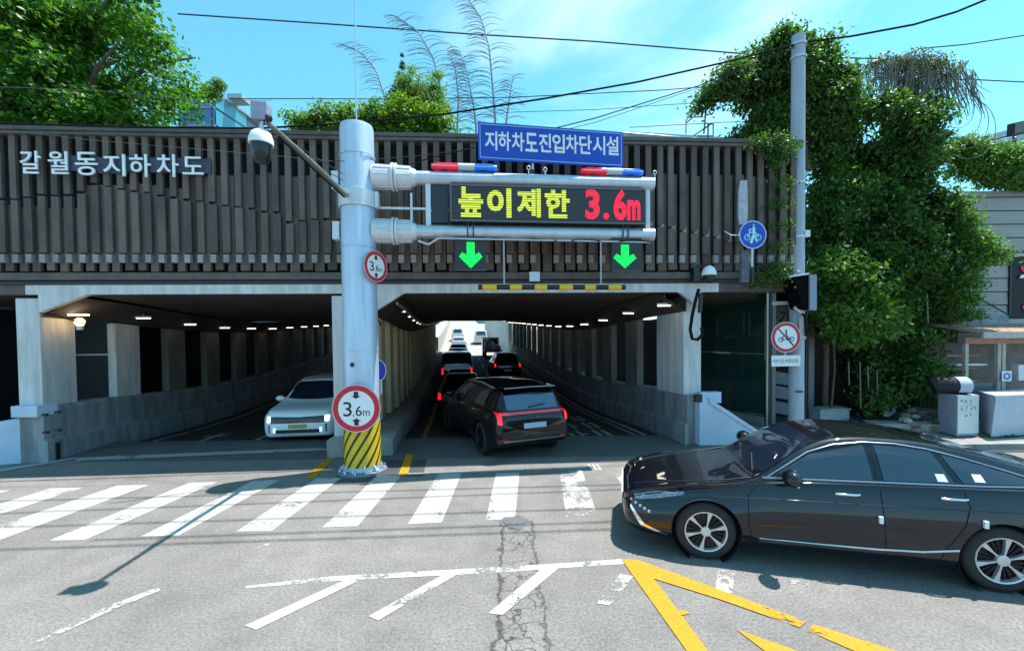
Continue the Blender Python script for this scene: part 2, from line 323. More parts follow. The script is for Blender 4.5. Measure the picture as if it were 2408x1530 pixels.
for i,q in enumerate(S):
    worn = i in (8,9); rquad('crosswalk_stripe', q, M_stripew if worn else M_stripe, px=False, **({'label':'worn away crosswalk stripe'} if worn else {}))
M_patch = asphalt('grey_patch',(0.13,0.135,0.14),0.3)
pp = [(0.02+0.17*math.cos(a)*(1+0.25*math.sin(3*a)), 6.0+0.22*math.sin(a)*(1+0.2*math.cos(5*a))) for a in np.linspace(0,2*PI,22)[:-1]]
rquad('asphalt_patch', pp, M_patch, z=0.008, px=False)
rquad('asphalt_patch', [(-3.35,8.0),(-1.7,8.02),(-1.85,9.15),(-3.3,9.15)], M_asph2, z=0.0025, px=False)
rquad('asphalt_patch', [(-3.3,7.6),(-2.62,7.62),(-2.6,8.0),(-3.3,8.0)], M_asph2, z=0.0025, px=False)
# ---- chevron lines
rquad('white_line', [(575,1378),(774,1355),(1168,1333),(1310,1324.6),(1462,1314),(1468,1326),(1313,1336),(1168,1346.5),(865,1361.6),(774,1366.7),(580,1383)], M_line)
for q,m in [([(806,1366),(852,1361.6),(602,1481),(576,1471)],M_line),([(1037,1354),(1080,1348),(889,1459),(866,1449)],M_line),([(1273,1338),(1315,1335),(1182,1446),(1148,1442)],M_line),([(1458,1350),(1489,1355),(1435,1424),(1403,1419)],M_line),
          ([(27,1418),(189,1396),(189,1402),(27,1424)],M_linew),([(84,1507),(263,1421),(371,1381),(378,1388),(275,1430),(90,1514)],M_linew),([(600,1289),(677,1257),(680,1262),(603,1293)],M_linew),
          ([(1689,1333),(1730,1335),(1722,1395),(1680,1395)],M_linew),([(1862,1353),(1905,1356),(1900,1396),(1858,1396)],M_linew)]:
    rquad('white_line', q, m, z=0.006)
rquad('yellow_line', [(1461,1315),(1500,1317),(1897,1462),(1880,1476),(1690,1409),(1537,1361),(1664,1530),(1640,1600),(1614,1530)], M_liney, z=0.010)
rquad('yellow_line', [(1915,1469),(2103,1530),(2250,1575),(2180,1590),(2007,1530),(1898,1483)], M_liney, z=0.008)
rquad('yellow_line', [(1731,1480),(1872,1530),(1960,1562),(1900,1580),(1797,1530)], M_liney, z=0.008)
rquad('yellow_line', [(1588,1437),(1606,1434),(1626,1443),(1600,1447)], M_liney, z=0.008)
rquad('yellow_line', [(718,1124),(765,1077),(785,1078),(738,1126)], M_liney, z=0.008)
rquad('yellow_line', [(936,1119),(957.6,1119),(973,1068),(956,1068)], M_liney, z=0.008)
# ---- kerbside gutter line in front of the right tunnel: short white segments
for x0,x1 in [(936,1012),(1016,1060),(1063,1118),(1122,1232),(1237,1300),(1306,1378)]:
    f_ = lambda x: 1115.5-(x-936)*0.037
    rquad('white_line', [(x0,f_(x0)-2),(x1,f_(x1)-2),(x1,f_(x1)+2),(x0,f_(x0)+2)], M_stripe, z=0.006)
for x0 in (1380,1390,1400):
    rquad('white_line', [(x0,1090),(x0+5,1090),(x0+16,1105),(x0+9,1105)], M_stripe, z=0.006)
# ---- lines and lettering inside the tunnels
def tline(u0,u1,w0,w1,m=M_tline,name='lane_line',z=0.012):
    mb = MB(); ws = np.linspace(w0,w1,max(2,int((w1-w0)/1.2)+2)); vs=[];fs=[]
    for k,w in enumerate(ws):
        du = 0
        vs += [T(u0,w,z),T(u1,w,z)]
        if k: fs.append((2*k-2,2*k-1,2*k+1,2*k))
    return mb.add(vs,fs).build(name,m,troad)
tline(-8.3,-8.18,10.3,44); tline(-5.5,-5.38,10.7,44); tline(4.9,5.02,10.1,44); tline(4.66,4.74,10.1,44)
rquad('lane_line', [(-9.75,8.95),(-8.9,9.65),(-8.9,9.73),(-9.75,9.05)], M_tline, z=0.008, px=False)
rquad('lane_line', [(175,1077),(806,1051),(806,1058),(178,1084)], M_tline, z=0.012)
rquad('lane_line', [(0,1104),(175,1075),(182,1079),(0,1110)], M_tline, z=0.012)
tline(-1.0,-0.86,9.7,42,mat('tunnel_yellow',(0.30,0.19,0.02),0.7,noise=0.2))
for k in range(6): tline(1.95,2.07,13+5*k,15.6+5*k)
# painted lane text (unreadable syllable blocks) right lane
for wi,u0 in ((10.9,2.5),(12.3,2.6),(13.8,2.6)):
    for (a0,a1,b0,b1) in [(0,.62,0,.12),(0,.1,.12,.7),(.52,.62,.12,.7),(.78,.88,-.1,1.0),(.88,1.05,.4,.52),(0.1,.52,.6,.7),(1.25,1.37,-.1,1.0),(1.37,1.6,-.1,.02),(1.5,1.62,.02,1.0)]:
        tline(u0+a0,u0+a1,wi+b0,wi+b1,name='road_letter')
for (a0,a1,b0,b1) in [(0,.14,0,2.2),(-.25,.39,1.6,1.75),(.14,.3,2.0,2.3)]: tline(-7.0+a0,-7.0+a1,11.6+b0,11.6+b1,name='road_arrow')
# ================================================================ UNDERPASS STRUCTURE
up = thing('underpass','white pillared concrete road underpass with two mouths under the slatted bridge','underpass',(0,9.9,0))
WEND = 44.0
def strip(mb, ws, sec):
    vs=[];fs=[]; n=len(sec)
    for k,w in enumerate(ws):
        vs += [T(u,w,z) for u,z in sec]
        if k:
            for i in range(n): fs.append((n*(k-1)+i,n*(k-1)+(i+1)%n,n*k+(i+1)%n,n*k+i))
    fs.append(tuple(range(n))); fs.append(tuple(reversed(range(n*(len(ws)-1),n*len(ws)))))
    return mb.add(vs,fs)
wsT = list(np.linspace(10.55,WEND,20))
# the ceiling starts at the facade line, which is skew to the tunnel
def wfac(u):    # along-tunnel distance of the facade line at lateral u
    p = FO + FE*0; # solve (TB*u+TA*w - FO).FN = 0
    return ((FO - TB*u).dot(FN))/TA.dot(FN)
def ceilpart(name, u0, u1, m, zlo=3.62, zhi=5.3, w1=WEND, wst=0.0):
    vs=[];fs=[];K=18
    for k in range(K+1):
        q=k/K
        for u,z in ((u0,zlo),(u1,zlo),(u1,zhi),(u0,zhi)):
            w=(wfac(u)+wst)*(1-q)+w1*q; p=TB*u+TA*w; zz = z+(sag(w)-sag(wfac(u)) if z==zlo else 0.0); vs.append(Vector((p.x,p.y,zz)))
        if k:
            for i in range(4): fs.append((4*(k-1)+i,4*(k-1)+(i+1)%4,4*k+(i+1)%4,4*k+i))
    fs += [(0,1,2,3),(4*K+3,4*K+2,4*K+1,4*K)]
    return MB().add(vs,fs).build(name,m,up)
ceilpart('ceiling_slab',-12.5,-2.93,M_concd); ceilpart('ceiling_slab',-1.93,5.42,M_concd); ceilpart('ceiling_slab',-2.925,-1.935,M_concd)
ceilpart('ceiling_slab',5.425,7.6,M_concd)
# portal edge beam on the facade line
for s0,s1 in ((-10.35,-3.0),(-2.995,4.85)):
    MB().fbox(F,(s0,s1),(0.0,0.12),(3.60,3.80)).build('portal_beam',M_white,up)
# haunches (chamfered corners)
def haunch(s0,s1):
    MB().prism([F(s0,0.0,3.6),F(s1,0.0,3.6),F(s0,0.0,3.22)],FN*0.12).build('haunch',M_white,up)
haunch(-10.1,-9.1); haunch(-3.02,-2.42); haunch(4.42,3.9)
def thaunch(u0,u1):
    mb=MB(); vs=[];fs=[];K=16
    for k in range(K+1):
        w=(wfac(u0)+0.05)+(WEND-wfac(u0))*k/K
        vs += [T(u0,w,3.20),T(u0,w,3.63),T(u1,w,3.63)]
        if k:
            for i in range(3): fs.append((3*(k-1)+i,3*(k-1)+(i+1)%3,3*k+(i+1)%3,3*k+i))
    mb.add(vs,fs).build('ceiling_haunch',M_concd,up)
thaunch(-8.93,-8.2); thaunch(5.4,4.7); thaunch(-1.95,-1.35)
# pillars, three rows
def pillar(u0,u1,w,ww,zb,m=M_white):
    MB().fbox(T,(u0,u1),(w,w+ww),(zb,3.6)).build('pillar',m,up,bevel=0.015)
M_tanl = mat('shaded_pillar',(0.16,0.15,0.13),0.75,noise=0.35,nscale=1.5,stretch=(1,1,0.4))  # tunnel darkness put into the colour of the pillars deeper in
M_tan = mat('tan_pillar',(0.50,0.38,0.22),0.7,noise=0.2,nscale=1.5,stretch=(1,1,0.4))  # tan base colour for the centre row
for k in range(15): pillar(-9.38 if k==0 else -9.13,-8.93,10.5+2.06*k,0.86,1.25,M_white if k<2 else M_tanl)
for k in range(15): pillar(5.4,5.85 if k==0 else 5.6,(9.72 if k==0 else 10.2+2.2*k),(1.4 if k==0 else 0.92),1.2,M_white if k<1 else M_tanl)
for k in range(21): pillar(-2.6,-2.02,10.35+1.55*k,0.62,0.5,M_tan)
for u_ in (-8.62,5.15,-1.42):
    MB().tube([T(u_,w,3.50) for w in np.linspace(wfac(u_)+.6,WEND,24)],.035,8).build('conduit_pipe',M_steel,up,smooth=60)
# parapets
M_par = mat('shaded_dirty_parapet',(0.24,0.25,0.26),0.75,noise=0.45,nscale=1.3,stretch=(3,3,0.5))  # dimness of the tunnel put into the base colour, dirt in the streaks
ws_ = list(np.linspace(10.42,WEND,16))
strip(MB(),ws_,[(-9.32,0-.6),(-8.86,-.6),(-8.86,1.18),(-8.9,1.27),(-9.32,1.27)]).build('parapet',M_par,up)
strip(MB(),list(np.linspace(9.62,WEND,16)),[(5.44,-.6),(5.9,-.6),(5.9,1.2),(5.44,1.2)]).build('parapet',M_par,up)
strip(MB(),list(np.linspace(9.55,WEND,16)),[(5.34,-.6),(5.438,-.6),(5.438,0.55),(5.34,0.5)]).build('parapet_foot',M_par,up)
strip(MB(),list(np.linspace(10.38,WEND,16)),[(-8.858,-.6),(-8.76,-.6),(-8.76,0.5),(-8.858,0.55)]).build('parapet_foot',M_par,up)
strip(MB(),list(np.linspace(9.75,WEND,16)),[(-2.85,-.6),(-1.45,-.6),(-1.45,0.42),(-1.6,0.46),(-2.7,0.46),(-2.85,0.42)]).build('centre_kerb',M_conc,up)
# end post of the centre wall
MB().fbox(T,(-2.75,-1.92),(9.98,10.36),(0.46,3.6)).build('pillar',M_white,up,bevel=0.02)
# outer walls of the side passages
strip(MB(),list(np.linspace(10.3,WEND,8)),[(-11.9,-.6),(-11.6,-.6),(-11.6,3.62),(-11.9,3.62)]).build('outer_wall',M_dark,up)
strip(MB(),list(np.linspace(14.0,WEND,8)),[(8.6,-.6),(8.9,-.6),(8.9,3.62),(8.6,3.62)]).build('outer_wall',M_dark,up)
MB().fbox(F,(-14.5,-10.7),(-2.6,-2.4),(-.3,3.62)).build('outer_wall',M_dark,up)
MB().fbox(F,(-12.6,-10.75),(-2.39,-2.33),(2.2,2.24)).build('wall_seam',M_steel,up)
# wing walls
gl = [Vector((-10.42,9.26,0)),Vector((-13.5,8.15,0))]
MB().add([F(-10.12,0.10,-.3),Vector((-10.45,9.22,-.3)),Vector((-10.45,9.22,1.2)),F(-10.12,0.10,1.25)],[(0,1,2,3)])
M_wing = mat('pale_wing_wall',(0.50,0.60,0.74),0.6,noise=0.14,nscale=1.2,bump=0.1)
wl = [Vector((-10.22,9.28,0)),Vector((-13.6,8.05,0))]; dn = Vector((-0.34,0.94,0))*0.3
mb = MB(); a,b_ = wl; mb.add([a,b_,b_+dn,a+dn]+[a+Vector((0,0,1.02)),b_+Vector((0,0,0.45)),b_+dn+Vector((0,0,0.45)),a+dn+Vector((0,0,1.02))],[(0,1,2,3),(4,5,6,7),(0,1,5,4),(1,2,6,5),(2,3,7,6),(3,0,4,7)]).build('wing_wall',M_wing,up)
MB().fbox(F,(-10.65,-10.13),(-0.25,0.2),(1.0,1.24)).build('wing_wall_cap',M_wing,up,bevel=0.01)
a = Vector((4.40,10.06,0)); b_ = Vector((6.12,10.12,0)); dn = Vector((-0.03,0.24,0))
mb = MB(); mb.add([a,b_,b_+dn,a+dn,a+Vector((0,0,1.22)),b_+Vector((0,0,0.10)),b_+dn+Vector((0,0,0.10)),a+dn+Vector((0,0,1.22))],[(0,1,2,3),(4,5,6,7),(0,1,5,4),(1,2,6,5),(2,3,7,6),(3,0,4,7)]).build('wing_wall',M_wing,up)
a2=a+Vector((0.22,-0.03,0)); 
mb = MB(); mb.add([a2+Vector((0,0,1.0)),b_+Vector((0,-.03,0.02)),b_+Vector((0,.26,0.02)),a2+Vector((0,.3,1.0)),a2+Vector((0,0,1.10)),b_+Vector((0,-.03,0.12)),b_+Vector((0,.26,0.12)),a2+Vector((0,.3,1.10))],[(0,1,2,3),(4,5,6,7),(0,1,5,4),(1,2,6,5),(2,3,7,6),(3,0,4,7)]).build('coping',M_wing,up)
MB().fbox(F,(4.5,5.0),(-0.2,-0.02),(0.97,1.23)).build('wing_wall_cap',M_wing,up,bevel=0.01)
MB().fbox(F,(4.30,4.46),(0.02,0.12),(1.02,1.2)).build('junction_box',M_black,up)
for (s,z) in ((-9.85,1.05),(-9.6,1.1),(-9.85,0.68),(-9.6,0.72)):
    MB().fbox(F,(s,s+.09),(0.34,0.40),(z,z+.05)).build('drain_hole',M_black,up)
MB().fbox(T,(-8.90,-8.72),(10.55,10.62),(0.02,0.45)).build('rubber_guard',M_black,up)
# ceiling lamps
M_lamp = mat('lamp_tube',(1,1,1),0.4,emit=(1.0,0.88,0.68),estr=3.6)
ORD=['first','second','third','fourth','fifth','sixth','seventh','eighth']
def lampgroup(u,ws,grp,label,z=3.36,tilt=0.18,shift=0):
    proto=None
    for i,w in enumerate(ws):
        lb_=('%s lit lamp from the mouth %s'%(ORD[i],label)) if i<8 else 'one of the small far lamps '+label
        p=T(u,w,z)
        if proto is None:
            proto = thing('tunnel_lamp',lb_,'lamp',p,TH+tilt,grp)
            MB().box((0,0,0.035),(0.34,0.13,0.05)).build('housing',M_steelw,proto,local=True)
            MB().box((0,-0.0,0.0),(0.29,0.08,0.02)).build('diffuser',M_lamp,proto,local=True)
            MB().tube([(0,0,0.05),(0,0,0.28)],0.012,6).build('bracket',M_steel,proto,local=True)
        else:
            c=copy_tree(proto); c.location=p; c['label']=lb_
lampgroup(-8.45,[12.87+2.06*k for k in range(14)],'lamps along the left tunnel wall','over the left tunnel pillars')
lampgroup(-1.62,[12.7+1.42*k for k in range(20)],'lamps along the centre wall','along the centre wall of the right tunnel',z=3.50)
lampgroup(5.0,[9.9+2.2*k for k in range(15)],'lamps along the right tunnel wall','over the outer wall of the right tunnel',tilt=-0.25)
# warning lamp, round yellow
wl_ = thing('warning_lamp','round glowing yellow warning lamp at the left tunnel mouth','lamp',T(-8.55,11.0,3.12))
p=T(-8.55,11.0,3.12)
MB().sphere(p,0.095,14,8).build('lamp_globe',mat('yellow_globe',(1,.7,.2),.4,emit=(1.0,0.58,0.12),estr=7),wl_,smooth=60)
MB().lathe(p+Vector((0,0,-.18)),(0,0,1),[(0,0.0),(0,.06),(.09,.07),(.1,0)],12).build('lamp_base',M_steelw,wl_)
MB().box(p+Vector((0,-.02,.16)),(.34,.14,.035),rz=TH).build('lamp_hood',mat('hood_glow',(1,1,1),.5,emit=(1,.8,.6),estr=4),wl_)
cb=[F(-10.0,0.13,3.2)]+[F(-9.75+.15*i,0.13,3.16-0.10*math.sin(i/8*PI)-.02*i) for i in range(9)]+[p+Vector((0,0,.14))]
tag(MB().tube(cb,0.014,6).build('cable',M_cable),'black cable sagging from the left portal to the yellow lamp','cable')
# ---------- ramp beyond the tunnel (open cutting)
M_rampw = mat('ramp_wall',(0.42,0.39,0.33),0.8,noise=0.15); M_rampr = mat('ribbed_ramp_wall',(0.40,0.43,0.42),0.7,noise=0.15)
strip(MB(),list(np.linspace(WEND+.05,120,20)),[(-9.4,-1),(-8.9,-1),(-8.9,3.0),(-9.4,3.0)]).build('ramp_wall',M_rampw,up)
strip(MB(),list(np.linspace(WEND+.05,120,20)),[(-2.7,-1),(-1.9,-1),(-1.9,1.9),(-2.7,1.9)]).build('ramp_wall',M_rampw,up)
for k in range(22):
    w=WEND+1.2+k*1.8; MB().fbox(T,(5.4,5.8),(w,w+1.5),(-.5,3.4)).build('ramp_panel',M_rampr,up)
# ================================================================ BRIDGE FACADE
fa = thing('slatted_facade','dark grey brown vertical slat screen across the bridge face','facade',(0,9.7,4))
S0,S1 = -13.4,6.75
MB().fbox(F,(S0,S1),(-0.06,0.0),(3.82,6.90)).build('back_panel',M_slatdark,fa)
MB().fbox(F,(S0,S1),(-0.05,0.32),(6.98,7.06)).build('top_rail',M_rail,fa)
MB().fbox(F,(S0,S1),(-0.02,0.30),(6.90,6.965)).build('top_rail',M_rail,fa)
MB().fbox(F,(S0,S1),(0.005,0.20),(3.90,4.05)).build('bottom_rail',M_rail,fa)
MB().fbox(F,(S0,S1),(0.005,0.14),(3.805,3.88)).build('bottom_rail',mat('dark_rail',(0.04,0.04,0.042),0.7),fa)
MB().fbox(F,(S0,-10.36),(-0.1,0.1),(3.6,3.80)).build('bottom_rail',M_rail,fa)
MB().fbox(F,(4.86,S1),(-0.1,0.1),(3.6,3.80)).build('bottom_rail',M_rail,fa)
ub = MB().box((0,0,0.5),(1,1,1)); um = None
pitch = 0.265; K = int((S1-S0)/pitch)
unit = {}
def slat(name,s,t,z0,z1,wd_,dp,m):
    if (name,m.name) not in unit:
        me = bpy.data.meshes.new(name); MBt=MB().box((0,0,0.5),(1,1,1)); me.from_pydata([tuple(v) for v in MBt.v],[],MBt.f); me.materials.append(m); unit[(name,m.name)] = me
    o = bpy.data.objects.new(name, unit[(name,m.name)]); C.objects.link(o); o.parent = fa
    o.location = F(s,t,z0)-fa.location; o.scale = (wd_,dp,z1-z0); o.rotation_euler = (0,0,PHI)
    return o
for k in range(K):
    s = S0+0.10+k*pitch; j = random.uniform(-.012,.012)
    # lower end of the thin front slats follows a slow wave
    q = (s+11)/17.5
    if s < -9.0: zA = 5.55+0.10*(s+11)
    elif s < -5.0: zA = 5.85-0.16*(s+8.3)
    elif s < 1.2: zA = 5.15+0.08*math.sin(s*1.3)
    else: zA = 5.55-0.20*(s-1.2)
    zA = max(4.65,min(6.2,zA))+random.uniform(-.03,.03)
    zB = (5.45-0.02*(s+11)) if s<-9.2 else (6.15+0.03*math.sin(s*2)-(0.25 if s<-7 else 0))
    if s > 1.5: zB = 6.28
    slat('slat',s+j,0.22,zA,6.90,0.125,0.07,M_slat)                           # thin front slat from the top rail
    o=slat('slat',s+0.075+j,0.14,4.06+random.uniform(.0,.05) if k%1==0 else 4.3,zB+random.uniform(-.03,.03),(0.16 if s<-6 else 0.20),0.07,M_slat)   # wide second row
    if zA>4.75: slat('slat',s+j*0.5+0.012,0.225,4.46,zA-0.03-random.uniform(0,.03),0.135+random.uniform(0,.03),0.06,M_slat) # front lower slat
    if random.random()>0.05:
        slat('end_cap',s-0.005,0.215,4.255,4.43,0.115,0.09,M_cap)
    if 2.0<s<5.0 and zB>5:
        slat('end_cap',s+0.05,0.21,5.20-0.155*(s-2.0),5.36-0.155*(s-2.0),0.09,0.08,M_cap)
# station lettering
lt = thing('facade_lettering','silver raised Korean lettering on the upper left of the slat screen','sign lettering',F(-8.7,0.4,6.4))
M_let = mat('brushed_letter',(0.85,0.86,0.88),0.4,0.0,noise=0.08); M_plate = mat('letter_backplate',(0.045,0.05,0.085),0.5,noise=0.3)
Pc = [(45,142),(None,0)]
chars = [('갈',45,95,354,408),('월',111,160,355,409),('동',175,229,357,412),('지',241,294,362,414),('하',303,354,362,416),('차',367,420,362,416),('도',428,478,368,410)]
for ch,x0,x1,y0,y1 in chars:
    s0,z1 = Fpx(x0,y0,0.36); s1,z0 = Fpx(x1,y1,0.36)
    text_mb(ch,F,(s0+s1)/2,(z0+z1)/2,(s1-s0),(z1-z0),depth=0.03,off=0.004,t=0.33).build('letter',M_let,lt)
for x0,x1,y0,y1 in [(160,190,366,402),(225,300,370,408),(294,350,368,404),(350,425,370,406),(420,497,372,408)]:
    s0,z1 = Fpx(x0,y0,0.29); s1,z0 = Fpx(x1,y1,0.29)
    MB().fbox(F,(s0,s1-0.01),(0.265,0.29),(z0,z1)).build('back_plate',M_plate,lt)
# small plate, cctv dome, weathered board, sign on the facade
s0,z1 = Fpx(1245,639,.32); s1,z0 = Fpx(1269.5,661,.32)
pl = thing('small_plate','small pale square plate hanging under the slats above the striped bar','plate',F((s0+s1)/2,.3,z0))
MB().fbox(F,(s0,s1),(.30,.32),(z0,z1)).build('plate_face',mat('pale_plate',(.6,.68,.8),.4),pl)
MB().tube([F((s0+s1)/2,.31,z0-.18),F((s0+s1)/2,.31,z0)],.012,6).build('plate_stem',M_black,pl)
s0,z1 = Fpx(1738,422,.34); s1,z0 = Fpx(1760,528,.34)
pts=[(s0+.02,z0),(s1-.03,z0+.03),(s1,z0+.2),(s1-.01,z1-.3),(s1-.02,z1),(s0+.05,z1-.02),(s0+.01,z1-.25),(s0,z0+.3)]
tag(MB().prism([F(a_,.27,b2) for a_,b2 in pts],FN*.05).build('pale_board',mat('pale_board',(.42,.43,.5),.7,noise=.3,nscale=9)),'narrow pale weathered board fixed on the slats above the round bicycle sign','board')
cc = thing('dome_camera','small white dome camera at the right end of the slat screen','security camera',F(4.4,.45,4.0))
c0 = D(1667,645,9.75)
MB().sphere(c0+Vector((0,0,-.02)),.165,16,8,z0=0.0,z1=.999,sz=1.35).build('camera_hood',M_wpaint,cc,smooth=60)
MB().sphere(c0+Vector((0,0,-.05)),.12,14,8,sz=1.3,z0=-.999,z1=0.2).build('camera_dome',M_black,cc,smooth=60)
MB().tube([c0+Vector((-.28,.5,.05)),c0+Vector((-.28,.1,.14)),c0+Vector((-.1,0,.22)),c0+Vector((0,0,.18))],.04,8).build('camera_bracket',M_black,cc,smooth=True)
MB().box(c0+Vector((-.27,.1,.02)),(.14,.2,.3)).build('mounting_box',M_black,cc)
tag(MB().tube([D(1643,680,9.85),D(1636,705,9.78),D(1628,740,9.75),D(1623,775,9.72),D(1628,797,9.7),D(1641,798,9.7),D(1652,785,9.72),D(1650,770,9.76)],.038,8).build('conduit',M_cable,smooth=True),'thick black cable looping down the right portal pillar','cable')
MB().tube([D(1648,690,9.8),D(1646,735,9.8)],.05,8).build('cable_sleeve',M_black,cc)
tag(MB().tube([D(893,680,9.75),D(893,735,9.75),D(886,745,9.72),D(896,765,9.7)],.018,6).build('conduit',M_cable),'thin black cable down the centre post beside the blue column','cable')
# ================================================================ GANTRY
gx = thing('gantry','thick pale steel gantry column with two arms over the right tunnel mouth','gantry',(GO.x,GO.y,0))
g0 = Vector((GO.x,GO.y,0))
M_col = mat('column_steel',(0.50,0.60,0.73),0.42,0.25,noise=0.16,nscale=2.2,stretch=(3,3,0.25))
MB().lathe(g0,(0,0,1),[(0.05,.34),(6.62,.315),(6.70,.30),(6.74,.2),(6.76,0.0)],40).build('column',M_col,gx,smooth=35)
MB().lathe(g0,(0,0,1),[(0,0.0),(0,.47),(.04,.47),(.04,.3)],40).build('base_plate',mat('base_steel',(.22,.25,.30),.5,.3,noise=.2),gx)
for k in range(11):
    a_ = 2*PI*k/11; c_=Vector((math.cos(a_),math.sin(a_),0)); n_=Vector((-c_.y,c_.x,0))*.008
    MB().prism([g0+c_*.33+n_+Vector((0,0,.05)),g0+c_*.43+n_+Vector((0,0,.05)),g0+c_*.345+n_+Vector((0,0,.17))],-n_*2).build('rib',M_steelw,gx)
for z in (2.35,4.35,6.1): MB().lathe(g0,(0,0,1),[(z,.325),(z+.006,.338),(z+.014,.338),(z+.02,.325)],40).build('weld_seam',M_col,gx,smooth=35)
for k in range(12):
    a_=2*PI*k/12; MB().lathe(g0+Vector((math.cos(a_)*.43,math.sin(a_)*.43,.04)),(0,0,1),[(0,.022),(.035,.022),(.05,.012),(.05,0)],8).build('anchor_bolt',M_steelw,gx)
# yellow and black spiral wrap
MB().lathe(g0,(0,0,1),[(.14,.347),(.98,.345)],40).build('hazard_wrap',mat('wrap_yellow',(0.66,0.47,0.015),0.45),gx,smooth=35)
mb=MB()
for k in range(12):
    n_=14; o=len(mb.v)
    for i in range(n_+1):
        q=i/n_; z=.14+.84*q; a_=2*PI*k/12+q*1.55
        for dd in (-.075,.075): mb.v.append(g0+Vector((math.cos(a_+dd)*.350,math.sin(a_+dd)*.350,z)))
    for i in range(n_): mb.f.append([o+2*i,o+2*i+1,o+2*i+3,o+2*i+2])
mb.build('hazard_stripes',mat('wrap_black',(0.03,0.02,0.01),0.5),gx,smooth=35,kind='stuff')
MB().tube([g0+Vector((0,0,6.6)),g0+Vector((.0,0,7.1)),g0+Vector((0.03,0,11.5))],.016,6).build('lightning_rod',M_steel,gx)
MB().lathe(g0,(0,0,1),[(5.12,.332),(5.12,.362),(5.42,.362),(5.42,.332)],32).build('clamp_band',M_steelw,gx,smooth=35)
MB().box(g0+Vector((.39,-.05,5.27)),(.07,.12,.3)).build('clamp_bolt_plate',M_steelw,gx)
MB().sphere(g0+Vector((-.05,-.335,2.11)),.045,10,6,sy=.4).build('column_hole',M_black,gx)
for z in (5.62,4.66):
    MB().box(g0+Vector((-.40,-.02,z+.03)),(.13,.2,.34)).build('rear_flange',M_steelw,gx)
ZT,ZB = 5.75,4.70
for z in (ZT,ZB):
    MB().tube([A(1.0,0,z),A(5.98,0,z)],.135,20).build('arm',M_steel,gx,smooth=35)
    MB().tube([A(.28,0,z),A(.66,0,z),A(1.0,0,z),A(1.12,0,z)],[.225,.215,.20,.15],16).build('sleeve',M_steelw,gx,smooth=35)
    MB().tube([A(.655,0,z),A(.70,0,z)],.27,16).build('flange',M_steelw,gx,smooth=35)
    MB().tube([A(.72,0,z),A(.76,0,z)],.265,16).build('flange',M_steelw,gx,smooth=35)
    for k in range(10):
        aa=2*PI*k/10; of=Vector((0,math.cos(aa)*.23,math.sin(aa)*.23))
        MB().tube([A(.32,of.y,z+of.z),A(1.02,of.y*.9,z+of.z*.9)],.012,5).build('stiffener',M_steelw,gx)
MB().tube([A(5.99,0,ZT-.1),A(5.99,0,ZB+.1)],.001,4)
MB().fbox(A,(5.80,5.90),(-.05,.05),(ZB+.1,ZT-.1)).build('end_post',M_steelw,gx,bevel=.01)
MB().fbox(A,(1.30,1.40),(-.05,.05),(ZB+.1,ZT-.1)).build('end_post',M_steelw,gx,bevel=.01)
for a0,a1,z0,z1 in [(.25,1.3,5.13,5.17),(.25,.29,4.85,5.17),(1.0,1.04,4.85,5.45),(1.40,1.75,5.1,5.13)]:
    MB().fbox(A,(a0,a1),(-.02,.02),(z0,z1)).build('bracket_rail',M_steelw,gx)
MB().fbox(A,(1.42,1.74),(-.12,.05),(4.87,5.60)).build('control_cabinet',mat('cabinet_dark',(.02,.025,.03),.4),gx,bevel=.01)
for (px,py) in [(1243,398),(1282,402),(1540,409)]:
    a_,z_=Apx(px,py,0); MB().tube([A(a_,0,ZT+.12),A(a_,0,z_)],.012,6).build('eye_bolt_stem',M_steelw,gx)
    pts=[A(a_+.035*math.cos(t_),0,z_+.03+.035*math.sin(t_)) for t_ in np.linspace(0,2*PI,13)]; MB().tube(pts,.01,5).build('eye_bolt',M_steelw,gx)
MB().tube([A(1.55,.16,ZB-.16),A(5.9,.10,ZB-.17)],.018,6).build('lower_rail',M_steel,gx)
MB().tube([A(1.15,.1,ZB-.2),A(1.35,.1,ZB-.27),A(1.55,.16,ZB-.16)],.025,6).build('lower_hook',M_steel,gx)
for a0,a1 in [(1.55,2.3),(2.3,3.0),(3.0,3.9),(4.2,4.8),(5.2,5.9)]:
    MB().tube([A(a0,.14,ZB-.17),A((a0+a1)/2,.10,ZB-.13),A(a1,.14,ZB-.17)],.012,5).build('conduit_loop',M_cable,gx)
# LED message board
lb = thing('message_board','black LED message board with yellow and red lettering between the gantry arms','led board',A(3.7,.15,5.2))
M_led = mat('led_face',(0.03,0.032,0.036),0.6)
def stripe_emit(name,col,e):
    m=bpy.data.materials.new(name); m.use_nodes=True; t=m.node_tree; b=t.nodes['Principled BSDF']; L=t.links.new
    g=t.nodes.new('ShaderNodeNewGeometry'); s=t.nodes.new('ShaderNodeSeparateXYZ'); L(g.outputs['Position'],s.inputs[0])
    w=t.nodes.new('ShaderNodeMath'); w.operation='MULTIPLY'; w.inputs[1].default_value=2*PI/0.046; L(s.outputs[2],w.inputs[0])
    sn=t.nodes.new('ShaderNodeMath'); sn.operation='SINE'; L(w.outputs[0],sn.inputs[0])
    r=t.nodes.new('ShaderNodeMapRange'); r.inputs[1].default_value=-.75; r.inputs[2].default_value=-.2; r.inputs[3].default_value=.03*e; r.inputs[4].default_value=e; L(sn.outputs[0],r.inputs[0])
    b.inputs['Base Color'].default_value=(col[0]*.3,col[1]*.3,col[2]*.3,1); b.inputs['Emission Color'].default_value=(*col,1); L(r.outputs[0],b.inputs['Emission Strength']); return m
aL,zT_=Apx(1058,435,.2); aR,zB_=Apx(1521,526,.2); zT_=5.60; zB_=4.88
MB().fbox(A,(aL,aR),(-.12,.15),(zB_,zT_)).build('cabinet',M_led,lb,bevel=.01)
